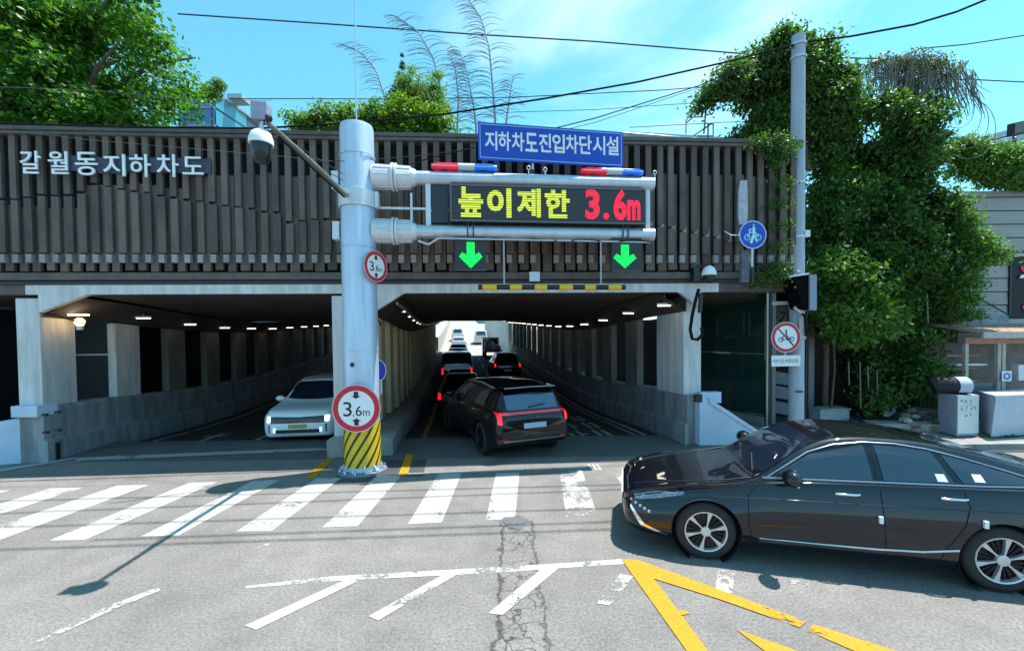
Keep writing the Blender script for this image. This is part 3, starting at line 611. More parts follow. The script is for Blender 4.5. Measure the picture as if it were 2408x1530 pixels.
for z0,z1 in ((zB_,zB_+.03),(zT_-.03,zT_)): MB().fbox(A,(aL,aR),(.152,.17),(z0,z1)).build('bezel',mat('bezel',(.12,.13,.15),.4),lb)
for a0,a1 in ((aL,aL+.03),(aR-.03,aR)): MB().fbox(A,(a0,a1),(.152,.17),(zB_+.032,zT_-.032)).build('bezel',MATS['bezel'],lb)
mbk=MB(); nz=26
for k in range(nz):
    z=zB_+.05+(zT_-zB_-.1)*k/nz; mbk.fbox(A,(aL+.04,aR-.04),(.151,.16),(z,z+.012))
mbk.build('led_louvres',mat('louvre',(.06,.065,.075),.4),lb,kind='stuff')
M_ly=stripe_emit('led_yellow',(0.58,0.70,0.05),.85); M_lr=stripe_emit('led_red',(1.0,0.01,0.05),.95); M_lg=stripe_emit('led_green',(0.0,0.95,0.10),1.05)
for ch,x0,x1,y0,y1,m,of in [('높',1077.6,1136.5,438,511,M_ly,.035),('이',1145,1203,442,512,M_ly,.04),('제',1214.6,1272,443,511,M_ly,.035),('한',1281,1340,446,513,M_ly,.035),('3',1376.6,1410.5,445,515.7,M_lr,.04),('.',1419,1432.6,500,515.7,M_lr,.0),('6',1443,1474,445,518,M_lr,.04),('m',1475,1506,470,519,M_lr,.04)]:
    a0,z1=Apx(x0,y0,.17); a1,z0=Apx(x1,y1,.17)
    text_mb(ch,A,(a0+a1)/2,(z0+z1)/2,a1-a0,z1-z0,depth=.008,off=of,t=.162).build('led_character',m,lb)
# blue name board
bb = thing('blue_sign','long blue sign board with white Korean lettering above the gantry','sign',A(4,0,6.5))
SG=math.radians(9.5); SO=D(1124.5,330,8.52); SA_=Vector((math.cos(SG),math.sin(SG),0)); SN_=Vector((math.sin(SG),-math.cos(SG),0))
def SF(a,t,z): return SO+SA_*a+SN_*t+Vector((0,0,z))
def Spx(px,py,t=0.0):
    d=ray(px,py); k=((SO-CAM).dot(SN_)+t)/d.dot(SN_); p=CAM+d*k; return (p-SO).dot(SA_),p.z-SO.z
_,zt=Spx(1124.5,286.5); _,zb=Spx(1124.5,374); ar,_=Spx(1465,330)
MB().fbox(SF,(0,ar),(-.04,0),(zb,zt)).build('board',M_blue,bb)
for (a0,a1,z0,z1) in [(.03,ar-.03,zt-.045,zt-.03),(.03,ar-.03,zb+.03,zb+.045),(.03,.045,zb+.046,zt-.046),(ar-.045,ar-.03,zb+.046,zt-.046)]:
    MB().fbox(SF,(a0,a1),(0.001,.004),(z0,z1)).build('border_line',mat('pale_line',(.3,.45,.75),.4),bb)
tx='지하차도진입차단시설'
X0=[1140+31.7*i for i in range(10)]
for i,ch in enumerate(tx):
    y0=308+1.5*i*.9; y1=y0+46; a0,z1=Spx(X0[i],y0); a1,z0=Spx(X0[i]+29.5,y1)
    text_mb(ch,SF,(a0+a1)/2,(z0+z1)/2,a1-a0,z1-z0,depth=.004,off=.02,t=.001).build('letter',M_signwhite,bb)
for a_ in (1.1,2.6): MB().tube([SF(a_,-.06,zb+.1),SF(a_,-.06,zb-.12)],.02,6).build('sign_post',M_steel,bb)
# beacon bars
def beacon(x0,x1,y0,y1,label):
    a0,z1=Apx(x0,y0,.02); a1,z0=Apx(x1,y1,.02); L_=a1-a0; z0=ZT+.165; h=.145
    t_=thing('beacon_bar',label,'beacon',A((a0+a1)/2,0,z0))
    for q0,q1,m,nm in ((0,.40,mat('red_lens',(.65,.01,.03),.12,coat=.5,emit=(.8,.0,.03),estr=.25),'red_lens'),(.405,.655,mat('centre_grille',(.55,.56,.58),.5),'centre_grille'),(.66,1,mat('blue_lens',(.01,.1,.6),.12,coat=.5,emit=(0,.12,.8),estr=.25),'blue_lens')):
        mb=MB(); n_=12; sec=[(.09*math.cos(u)*(1 if abs(math.cos(u))<.8 else .95), h/2+h/2*math.sin(u)) for u in np.linspace(0,2*PI,n_,endpoint=False)]
        st=np.linspace(q0,q1,5); vs=[];fs=[]
        for k,q in enumerate(st):
            e=1-.35*max(0,1-q/.04)**2-.35*max(0,1-(1-q)/.04)**2
            for (y,z) in sec: vs.append(A(a0+L_*q,y*e,z0+h/2+(z-h/2)*e))
            if k:
                for i in range(n_): fs.append((n_*(k-1)+i,n_*(k-1)+(i+1)%n_,n_*k+(i+1)%n_,n_*k+i))
        fs.append(tuple(range(n_))); fs.append(tuple(reversed(range(n_*4,n_*5)))); mb.add(vs,fs).build(nm,m,t_,smooth=50)
    MB().fbox(A,(a0+.02,a1-.02),(-.1,.1),(z0+.055,z0+.068)).build('mid_strip',M_chrome,t_)
    for q in (.2,.8): MB().fbox(A,(a0+L_*q-.06,a0+L_*q+.06),(-.05,.05),(z0-.05,z0+.01)).build('foot',M_black,t_)
beacon(1014,1169,371,398,'red white and blue beacon bar standing left of the long blue sign')
beacon(1366,1512,386,411,'red white and blue beacon bar on the outer end of the upper gantry arm')
# lane arrows
def lanearrow(x0,x1,y0,y1,ax0,ax1,ay0,ay1,label):
    a0,z1=Apx(x0,y0,.1); a1,z0=Apx(x1,y1,.1); t_=thing('lane_signal',label,'lane signal',A((a0+a1)/2,.1,z0))
    MB().fbox(A,(a0,a1),(.0,.10),(z0,z1)).build('signal_box',M_led,t_,bevel=.01)
    for z0_,z1_ in ((z0,z0+.02),(z1-.02,z1)): MB().fbox(A,(a0,a1),(.101,.112),(z0_,z1_)).build('signal_rim',mat('rim_dk',(.08,.085,.09),.5),t_)
    b0,c1=Apx(ax0,ay0,.12); b1,c0=Apx(ax1,ay1,.12); w=b1-b0; h=c1-c0; cx=(b0+b1)/2
    sh=[(-.17,1),(.17,1),(.17,.50),(.36,.62),(.5,.44),(0,0),(-.5,.44),(-.36,.62),(-.17,.50)]
    MB().prism([A(cx+u*w,.104,c0+v*h) for u,v in sh],GN*.008).build('green_arrow',M_lg,t_)
    for d_ in (-.055,.055): MB().tube([A(cx+d_,.12,z1),A(cx+d_,.17,ZB-.05),A(cx+d_,.15,ZB+.17)],.012,6).build('hanger',M_black,t_)
lanearrow(1069,1143,556,636,1079,1134.6,569,630.5,'green downward lane arrow hanging near the column side of the gantry')
lanearrow(1438,1509,558,639,1443,1497,575,630.5,'green downward lane arrow hanging below the outer end of the gantry')
# chains and height bar
hb = thing('height_bar','black and yellow striped height limit bar hanging from two chains','height bar',A(3.7,.1,3.55))
aL,zc=Apx(1124.5,675,.1); aR,_=Apx(1470,675,.1); zc=3.60
MB().tube([A(aL,.1,zc),A(aR,.1,zc-.0)],.052,12).build('bar',M_black,hb,smooth=35)
for x0,x1 in [(1134,1167.6),(1199,1226.6),(1256.6,1285.6),(1315,1346),(1374.6,1400),(1429.6,1460)]:
    a0,_=Apx(x0,675,.1); a1,_=Apx(x1,675,.1); MB().tube([A(a0,.1,zc),A(a1,.1,zc)],.057,12).build('yellow_band',mat('band_yellow',(.8,.45,.01),.4),hb,smooth=35)
for px in (1185,1413):
    a_,_=Apx(px,600,.1); top=ZB-.15; n_=34
    for k in range(n_):
        z=zc+.06+(top-zc-.06)*(k+.5)/n_; hh=(top-zc)/n_*.62
        r1=Vector((.013,0,0)) if k%2 else Vector((0,.013,0))
        MB().tube([A(a_,.1,z-hh)-r1*.6,A(a_,.1,z)-r1,A(a_,.1,z+hh)-r1*.6,A(a_,.1,z+hh)+r1*.6,A(a_,.1,z)+r1,A(a_,.1,z-hh)+r1*.6,A(a_,.1,z-hh)-r1*.6],.006,4,cap=False).build('chain_link',M_steelw,hb)
# ---------------------------------------------------------------- round signs
def frame_at(p,ang):
    a_=Vector((math.cos(ang),math.sin(ang),0)); n_=Vector((math.sin(ang),-math.cos(ang),0)); p=Vector(p)
    return (lambda a,t,z: p+a_*a+n_*t+Vector((0,0,z))), a_, n_
def disc(fr,n_,r,t,m,name,par,n=40,th=.006):
    return MB().prism([fr(r*math.cos(k*2*PI/n),t,r*math.sin(k*2*PI/n)) for k in range(n)],n_*th).build(name,m,par)
def ring(fr,r0,r1,t,m,name,par,n=40):
    mb=MB()
    for k in range(n+1):
        c_,s_=math.cos(k*2*PI/n),math.sin(k*2*PI/n); mb.v+=[fr(r0*c_,t,r0*s_),fr(r1*c_,t,r1*s_)]
    for k in range(n): mb.f.append([2*k,2*k+1,2*k+3,2*k+2])
    return mb.build(name,m,par)
def stroke(fr,pts,w,t,m,name,par):
    """flat polyline painted on a sign"""
    mb=MB()
    for (x0,z0),(x1,z1) in zip(pts[:-1],pts[1:]):
        dx,dz=x1-x0,z1-z0; L_=math.hypot(dx,dz) or 1; nx,nz=-dz/L_*w/2,dx/L_*w/2; ex,ez=dx/L_*w*.3,dz/L_*w*.3
        mb.add([fr(x0-ex+nx,t,z0-ez+nz),fr(x1+ex+nx,t,z1+ez+nz),fr(x1+ex-nx,t,z1+ez-nz),fr(x0-ex-nx,t,z0-ez-nz)],[(0,1,2,3)])
    return mb.build(name,m,par)
def limit_sign(pos,ang,r,label):
    t_=thing('height_sign',label,'road sign',pos); fr,a_,n_=frame_at(pos,ang)
    disc(fr,n_,r,0,mat('sign_rim',(.62,.40,.42),.5),'sign_plate',t_); ring(fr,r*.74,r*.95,.0075,M_red,'red_ring',t_); disc(fr,n_,r*.735,.0062,M_signwhite,'white_face',t_,th=.001)
    k=r/.45
    text_mb('3',fr,-.16*k,-.01*k,.155*k,.27*k,depth=.001,off=.004,t=.009).build('numeral',M_signblack,t_)
    text_mb('.',fr,-.05*k,-.13*k,.03*k,.03*k,depth=.001,off=.0,t=.009).build('numeral',M_signblack,t_)
    text_mb('6',fr,.045*k,-.045*k,.115*k,.185*k,depth=.001,off=.004,t=.009).build('numeral',M_signblack,t_)
    text_mb('m',fr,.185*k,-.09*k,.125*k,.095*k,depth=.001,off=.0,t=.009).build('numeral',M_signblack,t_)
    for sg,ap in ((1,.20),(-1,-.20)):
        P=[(-.042,ap+sg*.115),(.042,ap+sg*.115),(.042,ap+sg*.035),(.09,ap+sg*.035),(0,ap-sg*.02),(-.09,ap+sg*.035),(-.042,ap+sg*.035)]
        MB().add([fr(x*k,.0105,z*k) for x,z in P],[tuple(range(7))]).build('black_arrow',M_signblack,t_)
    return t_,fr
p=D(838,960,7.98); ls,fr=limit_sign(p,math.radians(2),.452,'large round 3.6m height limit sign low on the blue column')
MB().fbox(fr,(-.05,.05),(-.12,-.001),(-.2,.2)).build('bracket',M_steel,ls)
p=Vector((-2.60,8.28,D(877,626,8.25).z)); ls2,fr=limit_sign(p,math.radians(62),.30,'small round 3.6m height limit sign turned sideways high on the column')
MB().fbox(fr,(-.04,.04),(-.10,-.001),(-.15,.15)).build('bracket',M_steel,ls2)
# blue disc behind the column
p=D(893,870,8.85); t_=thing('blue_disc_sign','small plain blue round sign half hidden behind the column','road sign',p); fr,a_,n_=frame_at(p,math.radians(-35))
disc(fr,n_,.21,0,M_blue,'sign_plate',t_); ring(fr,.195,.21,.0075,M_signwhite,'white_edge',t_)
MB().tube([fr(.0,-.03,-.5),fr(0,-.03,.15)],.02,8).build('sign_post',M_steelw,t_)
# hazard marker on the centre wall end
p=T(-2.28,9.93,1.0); t_=thing('hazard_marker','narrow black and pale striped hazard board on the centre wall end','hazard board',p)
fr=lambda a,t,z: T(-2.28,9.93,1.0)+TB*a-TA*t+Vector((0,0,z)); n_=-TA
MB().fbox(fr,(-.075,.075),(0,.02),(-.5,.62)).build('board',mat('dusty_white',(.5,.45,.42),.6),t_)
for k in range(7):
    z=-.48+k*.155; MB().add([fr(-.074,.022,z+.02),fr(.074,.022,z-.05+.03),fr(.074,.022,z+.05+.02),fr(-.074,.022,z+.09+.02)],[(0,1,2,3)]).build('black_band',M_signblack,t_)
# ---------------------------------------------------------------- cctv on long arm
ct = thing('street_camera','large white and black dome camera on a long slanting arm from the column','security camera',A(0,0,5.3))
base=g0+Vector((-.1,-.34,5.28)); tip=D(628,288,5.20)
MB().tube([base,base.lerp(tip,.5)+Vector((0,0,.02)),tip],[.045,.038,.03],10).build('arm',mat('worn_arm',(.22,.22,.2),.5,.3,noise=.2),ct,smooth=35)
MB().tube([base.lerp(tip,.04)+Vector((0,0,-.07)),tip.lerp(base,.1)+Vector((0.0,0,-.05))],.014,6).build('arm_cable',M_cable,ct)
for q,hz in ((.55,.30),(.85,.42)):
    MB().tube([base.lerp(tip,q),g0+Vector((-.2,-.24,5.30+hz*1.0))],.007,5).build('stay_wire',M_wire,ct)
c0=D(614,340,5.20)
MB().lathe(c0+Vector((0,0,0.0)),(0,0,1),[(-.0,.0),(.0,.135),(.06,.135),(.13,.11),(.17,.06),(.175,0)],24).build('camera_hood',M_wpaint,ct,smooth=50)
MB().lathe(c0+Vector((0,0,-.001)),(0,0,1),[(0,.0),(0,.118),(-.07,.115),(-.15,.10),(-.215,.07),(-.235,0)],24).build('camera_dome',mat('smoked_dome',(.010,.012,.018),.25),ct,smooth=50)
MB().tube([c0+Vector((0,0,.16)),c0+Vector((0.02,0,.26)),tip],.028,8).build('neck',M_steel,ct,smooth=True)
b0=D(615,266,5.22); MB().box(b0,(.185,.16,.21),rz=.1).build('beacon_box',mat('grey_box',(.30,.30,.40),.5,noise=.15),ct,bevel=.02)
MB().tube([b0+Vector((0,0,-.1)),tip],.035,8).build('box_bracket',M_black,ct)
MB().sphere(tip+Vector((.03,-.02,.04)),.045,10,6).build('joint',M_black,ct)
# ---------------------------------------------------------------- electricity pole and its things
PB=Vector((6.76,10.2,.1)); po=thing('utility_pole','tall pale concrete utility pole beside the ivy at the pavement','pole',PB)
MB().tube([PB,PB+Vector((0,0,9.45))],[.165,.14],20).build('shaft',mat('pole_concrete',(.34,.39,.46),.6,noise=.1,nscale=3,stretch=(2,2,.4)),po,smooth=35)
for z in (9.2,8.9,6.0,4.75,3.45):
    MB().lathe(PB+Vector((0,0,z)),(0,0,1),[(0,.15),(0,.172),(.05,.172),(.05,.15)],20).build('band',M_steel,po,smooth=35)
MB().box(D(1896,550,10.1),(.12,.12,.16)).build('insulator',M_steelw,po,bevel=.02)
MB().tube([PB+Vector((.19,-.05,0)),PB+Vector((.2,-.05,3.6))],.02,6).build('riser',M_black,po)
MB().box(PB+Vector((0,-.19,2.63)),(.16,.05,.5)).build('paper_notice',mat('notice',(.5,.45,.4),.7),po)
MB().box(PB+Vector((-.05,-.19,1.15)),(.17,.04,.03)).build('band_clip',M_black,po)
# traffic signal seen from behind
ts=thing('traffic_signal','black hooded traffic signal head mounted on the pole, seen from its side','traffic light',D(1900,690,10.0))
q0=D(1903,644,9.95); 
MB().prism([D(1903,729,9.7),D(1903,645,9.7),D(1866,650,9.7),D(1876,690,9.7),D(1886,724,9.7)],(0,.42,0)).build('hood',M_matte,ts,bevel=.01)
MB().prism([D(1904.5,729,9.66),D(1904.5,646,9.66),D(1921,646,9.66),D(1921,729,9.66)],(0,.48,0)).build('side_casing',mat('casing',(.23,.26,.34),.45),ts,bevel=.01)
MB().prism([D(1863,651,9.66),D(1866,646.5,9.66),D(1903,641,9.66),D(1903,645,9.66)],(0,.48,0)).build('hood_rim',M_steelw,ts)
MB().tube([D(1873,712,9.98),D(1880,720,9.9),D(1888,730,9.9)],.03,8).build('bracket',M_steelw,ts)
MB().tube([D(1868,722,9.9),D(1885,735,9.9)],.035,8).build('bracket',M_steelw,ts)
MB().tube([D(1884,735,9.9),D(1893,745,9.9),D(1896,790,9.95)],.03,8).build('cable_drop',M_cable,ts)
# motorcycle ban sign
p=D(1848,793,9.9); t_=thing('ban_sign','red ringed round no motorcycles sign on the concrete pole','road sign',p); fr,a_,n_=frame_at(p,math.radians(3)); r=.355
disc(fr,n_,r,0,mat('sign_rim',(.62,.40,.42),.5),'sign_plate',t_); ring(fr,r*.76,r*.94,.0075,mat('faded_red',(.42,.02,.035),.5),'red_ring',t_); disc(fr,n_,r*.755,.0062,M_signwhite,'white_face',t_,th=.001)
def circ(cx,cz,rr,n=14): return [(cx+rr*math.cos(k*2*PI/n),cz+rr*math.sin(k*2*PI/n)) for k in range(n+1)]
stroke(fr,circ(-.12,-.05,.055),.016,.009,M_signblack,'wheel_mark',t_); stroke(fr,circ(.13,-.04,.055),.016,.009,M_signblack,'wheel_mark',t_)
stroke(fr,[(0,.13),(.02,.04),(.05,-.03),(.13,-.04)],.03,.0092,M_signblack,'rider_mark',t_); stroke(fr,[(0,.1),(-.06,.03),(-.12,-.05),(.05,-.05)],.02,.0094,M_signblack,'rider_mark',t_); stroke(fr,circ(0,.155,.012,8),.024,.0096,M_signblack,'head_mark',t_)
stroke(fr,[(-.185,.2),(.185,-.2)],.032,.0105,mat('ban_bar',(.10,.01,.02),.5),'ban_bar',t_)
MB().tube([fr(.0,-.02,-.5),fr(0,-.02,.3)],.015,6).build('sign_bracket',M_steelw,t_)
# plate below
a0=D(1814,836,9.88); t_=thing('text_plate','white rectangular plate of small Korean text under the no motorcycles sign','sign',a0); fr,a_,n_=frame_at(D(1848,848,9.9),math.radians(3))
MB().fbox(fr,(-.345,.345),(0,.008),(-.125,.125)).build('plate',M_signwhite,t_)
text_mb('자전거및 보행자전용',fr,-.01,-.005,.60,.095,depth=.001,t=.009).build('lettering',M_signblack,t_)
# bicycle and pedestrian sign
p=D(1770,552,9.5); t_=thing('bicycle_sign','round blue sign with white walker and bicycle in front of the slats','road sign',p); fr,a_,n_=frame_at(p,math.radians(3)); r=.31
disc(fr,n_,r,0,mat('pale_edge',(.45,.5,.8),.4),'sign_plate',t_); disc(fr,n_,r*.92,.0062,M_blue,'blue_face',t_,th=.001)
W_=mat('pictogram_white',(.45,.75,.85),.5)
for cx in (-.125,.125): stroke(fr,circ(cx,-.055,.062),.02,.0085,W_,'wheel_mark',t_)
stroke(fr,[(-.125,-.055),(-.07,.05),(.06,.05),(.125,-.055)],.022,.009,W_,'frame_mark',t_); stroke(fr,[(-.07,.05),(-.09,.11),(-.02,.12)],.022,.0092,W_,'frame_mark',t_)
stroke(fr,[(.02,.15),(.02,.0),(-.04,-.17)],.06,.0095,W_,'walker_mark',t_); stroke(fr,[(.03,.0),(.09,-.15)],.035,.0097,W_,'walker_mark',t_); stroke(fr,circ(.02,.205,.014,8),.03,.0099,W_,'head_mark',t_)
MB().tube([fr(0,-.02,.1),fr(0,-.02,-.70)],.022,8).build('sign_post',M_steelw,t_); MB().tube([fr(0,-.02,-.705),fr(0,-.02,-1.05)],.03,8).build('post_foot',M_black,t_)
MB().tube([fr(-.05,-.05,0),fr(-.42,-.12,.02),fr(-.52,-.2,.12)],.014,6).build('side_stay',M_steelw,t_)
MB().box(D(1750,627,9.72),(.17,.1,.72)).build('stay_post',mat('stay_post',(.12,.13,.16),.6,noise=.3),t_)
# ---------------------------------------------------------------- wires
def wire(pts,r,label,m=M_wire,sagm=0.0,grp=None,n=14):
    P=[Vector(p) for p in pts]
    if len(P)==2:
        a_,b2=P; P=[a_.lerp(b2,i/n)-Vector((0,0,4*sagm*(i/n)*(1-i/n))) for i in range(n+1)]
    o=MB().tube(P,r,8).build('overhead_wire',m,smooth=60); tag(o,label,'wire',grp)
wire([D(-150,292,8.6),D(0,290,8.7),D(300,299,8.9),D(610,302,9.1),D(830,289,9.3),D(1050,268,9.5),D(1280,232,9.7),D(1500,193,9.9),D(1700,148,10.05),D(1877,103,10.15)],.021,'thick black cable rising from the tree at left to the utility pole top',M_cable)
wire([D(1884,100,10.2),D(2000,86,9.8),D(2150,58,9.3),D(2250,28,9.0),D(2330,-5,8.7),D(2600,-120,8)],.021,'thick black cable running from the utility pole top up to the right',M_cable)
wire([D(1868,110,10.1),D(1640,203,9.6),D(1400,278,9.2),D(1230,320,8.9),D(1000,375,8.7),D(840,432,8.25)],.011,'black cable crossing the blue sign from pole top to column',M_cable)
wire([D(1868,113,10.1),D(1640,208,9.6),D(1400,288,9.2),D(1230,330,8.9),D(1000,365,8.7),D(835,378,8.2),D(740,380,8.0)],.006,'thinner second cable from the pole top to the upper column',M_wire)
wire([D(418,33,20),D(760,56,20),D(1100,80,20),D(1400,98,20),D(1740,126,20),D(1900,133,20),D(2100,140,20)],.03,'long thin wire crossing the upper sky from the tree to the ivy')
wire([D(540,232,18),D(900,233,18),D(1209,229,18),D(1560,212,18),D(1660,204,18)],.018,'faint level wire across the middle sky above the hedge')
wire([D(1180,265,18),D(1400,258,18),D(1700,238,18)],.012,'faint wire above the blue sign, upper of the low pair')
wire([D(1480,300,16),D(1700,288,16),D(1860,282,16)],.012,'faint wire above the blue sign, lower of the low pair')
wire([D(2160,115,16),D(2270,105,16),D(2420,82,16)],.02,'thin wire over the ivy at the far right sky, upper one')
wire([D(2160,190,16),D(2280,187,16),D(2420,194,16)],.02,'thin wire right of the bare vines, lower one')
wire([D(-20,204,8.7),D(200,212,8.7),D(480,236,8.7),D(640,236,8.7)],.005,'thin grey wire in front of the big tree',mat('pale_wire',(.14,.15,.15),.9,spec=.1))
wire([D(-20,306,8.9),D(100,316,8.9),D(220,330,8.9),D(620,364,8.9),D(800,380,8.3)],.0045,'thin pale wire slanting over the left lettering',MATS['pale_wire'])
SH=Vector((.312,.138,1))
lab=['overhead wire nearest the bridge, its shadow crossing the stripe tops','overhead wire second from the bridge, above the crosswalk','overhead wire above the middle of the crosswalk','overhead wire above the near ends of the stripes','overhead wire nearest the camera above the street']
for i,(pa,pb) in enumerate([((0,1178),(1500,1138)),((0,1207),(1473,1150)),((0,1240),(1483,1193)),((709,1252),(1473,1225)),((0,1292),(1473,1243))]):
    a_,b2=G(*pa),G(*pb); d=(b2-a_); a_=a_-d*.6; b2=b2+d*.6; h=10.6
    wire([a_+SH*h,b2+SH*h],.019,lab[i],M_cable,sagm=.0)
# ================================================================ VEHICLES
def pchip(xs, ys):
    xs=np.array(xs,float); ys=np.array(ys,float); h=np.diff(xs); d=np.diff(ys)/h; m=np.zeros_like(ys)
    for i in range(1,len(xs)-1):
        if d[i-1]*d[i]>0: w1=2*h[i]+h[i-1]; w2=h[i]+2*h[i-1]; m[i]=(w1+w2)/(w1/d[i-1]+w2/d[i])
    m[0]=d[0]; m[-1]=d[-1]
    def f(x):
        x=min(max(x,xs[0]),xs[-1]); i=min(int(np.searchsorted(xs,x,side='right'))-1,len(xs)-2); t=(x-xs[i])/h[i]
        return float(ys[i]*(1+2*t)*(1-t)**2+m[i]*h[i]*t*(1-t)**2+ys[i+1]*t*t*(3-2*t)+m[i+1]*h[i]*t*t*(t-1))
    return f
class Car:
    def __init__(s, p):
        s.p=p; s.L=p['L']; s.top=pchip(*zip(*p['top'])); s.belt=pchip(*zip(*p['belt'])); s.bot=pchip(*zip(*p['bot'])); s.W=pchip(*zip(*p['W'])); s.rf=pchip(*zip(*p['rf'])); s.cache={}
    def ring(s,x):
        k=round(x,4)
        if k in s.cache: return s.cache[k]
        T_,B,b,W,rf=s.top(x),s.belt(x),s.bot(x),s.W(x),s.rf(x); B=min(B,T_-.015); h=B-b; g=T_-B
        t5=s.p.get('tum'); wb=.90 if t5 else .935
        P=[(0,b),(W*.84,b),(W*.955,b+.07*h+.02),(W*.985,b+.22*h),(W,b+(.42 if t5 else .5)*h),(W*(.982 if t5 else .992),b+(.62 if t5 else .78)*h),(W*(.94 if t5 else .972),b+(.84 if t5 else .92)*h),(W*wb,B),(W*(wb-.03)+(rf*W-W*(wb-.03))*.10,B+g*.10),(W*(wb-.03)+(rf*W-W*(wb-.03))*.55,B+g*.55),(rf*W*1.0,B+g*.86),(rf*W*.90,B+g*.965),(rf*W*.6,T_-.004-g*.006),(0,T_)]
        Q=[P[0]]+P+[P[-1]]; out=[]
        P_=[(-P[1][0],P[1][1])]+P+[(-P[-2][0],P[-2][1])]
        for i in range(1,len(P_)-2):
            p0,p1,p2,p3=P_[i-1:i+3]
            for j in range(4):
                t=j/4; c=[]
                for a in (0,1):
                    m1=(p2[a]-p0[a])*.35; m2=(p3[a]-p1[a])*.35
                    c.append(p1[a]*(1+2*t)*(1-t)**2+m1*t*(1-t)**2+p2[a]*t*t*(3-2*t)+m2*t*t*(t-1))
                out.append((max(0,c[0]),c[1]))
        out.append(P[-1]); s.cache[k]=out; return out
    def sidey(s,x,z):
        r=s.ring(x); best=0
        zs=[q[1] for q in r]
        for i in range(4,len(r)-1):
            (y0,z0),(y1,z1)=r[i],r[i+1]
            if z0<=z<=z1 and z1>z0: return y0+(y1-y0)*(z-z0)/(z1-z0)
        return 0.0 if z>zs[-1] else r[4][0]
    def topz(s,x,y):
        r=s.ring(x); y=abs(y)
        for i in range(len(r)-1,20,-1):
            if r[i-1][0]>=y>=r[i][0] and r[i-1][0]>r[i][0]: t=(y-r[i][0])/(r[i-1][0]-r[i][0]); return r[i][1]+(r[i-1][1]-r[i][1])*t
        return r[20][1]
    def inside(s,x,y,z):
        if x<0 or x>s.L: return False
        if z>=s.top(x) or z<=s.bot(x): return False
        return abs(y)<s.sidey(x,z)
    def facex(s,y,z,front):
        a,b=(s.L*.3,0.0) if front else (s.L*.7,s.L)
        if s.inside(b,y,z): return b
        for _ in range(22):
            m=(a+b)/2
            if s.inside(m,y,z): a=m
            else: b=m
        return a
    def body(s,name,m,par,n=84,arch=True):
        q=np.linspace(0,1,n); e=s.L*(q-np.sin(2*PI*q)/(2*PI)*.75); vs=[];fs=[]; R_=len(s.ring(1.0)); N_=2*R_-2
        for x in e:
            r=s.ring(float(x)); vs+=[Vector((x,y,z)) for y,z in r]+[Vector((x,-y,z)) for y,z in r[-2:0:-1]]
        for k in range(1,n):
            for i in range(N_): fs.append((N_*(k-1)+i,N_*(k-1)+(i+1)%N_,N_*k+(i+1)%N_,N_*k+i))
        for k,xx in ((0,0.0),(n-1,s.L)):
            c_=len(vs); zc=(s.bot(xx)+s.belt(xx))/2; vs.append(Vector((xx+(-.012 if k==0 else .012),0,zc)))
            for i in range(N_): fs.append((N_*k+i,N_*k+(i+1)%N_,c_))
        o=MB().add(vs,fs).build(name,m,par,smooth=32,local=True)
        if arch:
            wr=s.p['wr']*1.13; me=o.data; bm=bmesh.new(); bm.from_mesh(me)
            for wx in s.p['wx']:
                for k in range(26):
                    a=math.radians(-36+252*k/25); dr=Vector((math.cos(a),0,math.sin(a))); c_=Vector((wx,0,s.p['wr']))
                    near=[f for f in bm.faces if (f.calc_center_median().x-wx)**2<(wr*1.35)**2 and f.calc_center_median().z<s.p['wr']+wr*1.35 and min(abs(v.co.y) for v in f.verts)>.42]
                    g=set(near)
                    for f in near: g.update(f.edges); g.update(f.verts)
                    bmesh.ops.bisect_plane(bm,geom=list(g),dist=1e-5,plane_co=c_+dr*wr,plane_no=dr)
                def ins(f):
                    m=f.calc_center_median(); return abs(m.y)>.45 and (m.x-wx)**2+(m.z-s.p['wr'])**2<(wr*.998)**2
                bmesh.ops.delete(bm,geom=[f for f in bm.faces if ins(f)],context='FACES')
            bm.to_mesh(me); bm.free()
            me.polygons.foreach_set('use_smooth',[True]*len(me.polygons)); me.set_sharp_from_angle(angle=math.radians(32))
        return o
    def sidepatch(s,name,m,par,lo,hi,sg,off=.004,nx=18,nz=6,**pr):
        """lo, hi: polylines (x,z) of equal parameterisation, lower and upper border"""
        def at(pl,q):
            xs=np.linspace(0,1,len(pl)); return np.interp(q,xs,[p[0] for p in pl]),np.interp(q,xs,[p[1] for p in pl])
        vs=[];fs=[]
        for i in range(nx+1):
            a=at(lo,i/nx); b=at(hi,i/nx)
            for j in range(nz+1):
                t=j/nz; x=a[0]+(b[0]-a[0])*t; z=a[1]+(b[1]-a[1])*t; vs.append(Vector((x,sg*(s.sidey(x,z)+off),z)))
        for i in range(nx):
            for j in range(nz): k=i*(nz+1)+j; fs.append((k,k+1,k+nz+2,k+nz+1))
        return MB().add(vs,fs).build(name,m,par,smooth=60,local=True,**pr)
    def toppatch(s,name,m,par,x0,x1,w0,w1,off=.004,nx=12,ny=14,curve=0.0):
        vs=[];fs=[]
        for i in range(nx+1):
            t=i/nx
            for j in range(ny+1):
                v=2*j/ny-1; w=w0+(w1-w0)*t; x=x0+(x1-x0)*t+curve*(1-t)*(v*v); y=v*w; vs.append(Vector((x,y,s.topz(x,y)+off)))
        for i in range(nx):
            for j in range(ny): k=i*(ny+1)+j; fs.append((k,k+1,k+ny+2,k+ny+1))
        return MB().add(vs,fs).build(name,m,par,smooth=60,local=True)
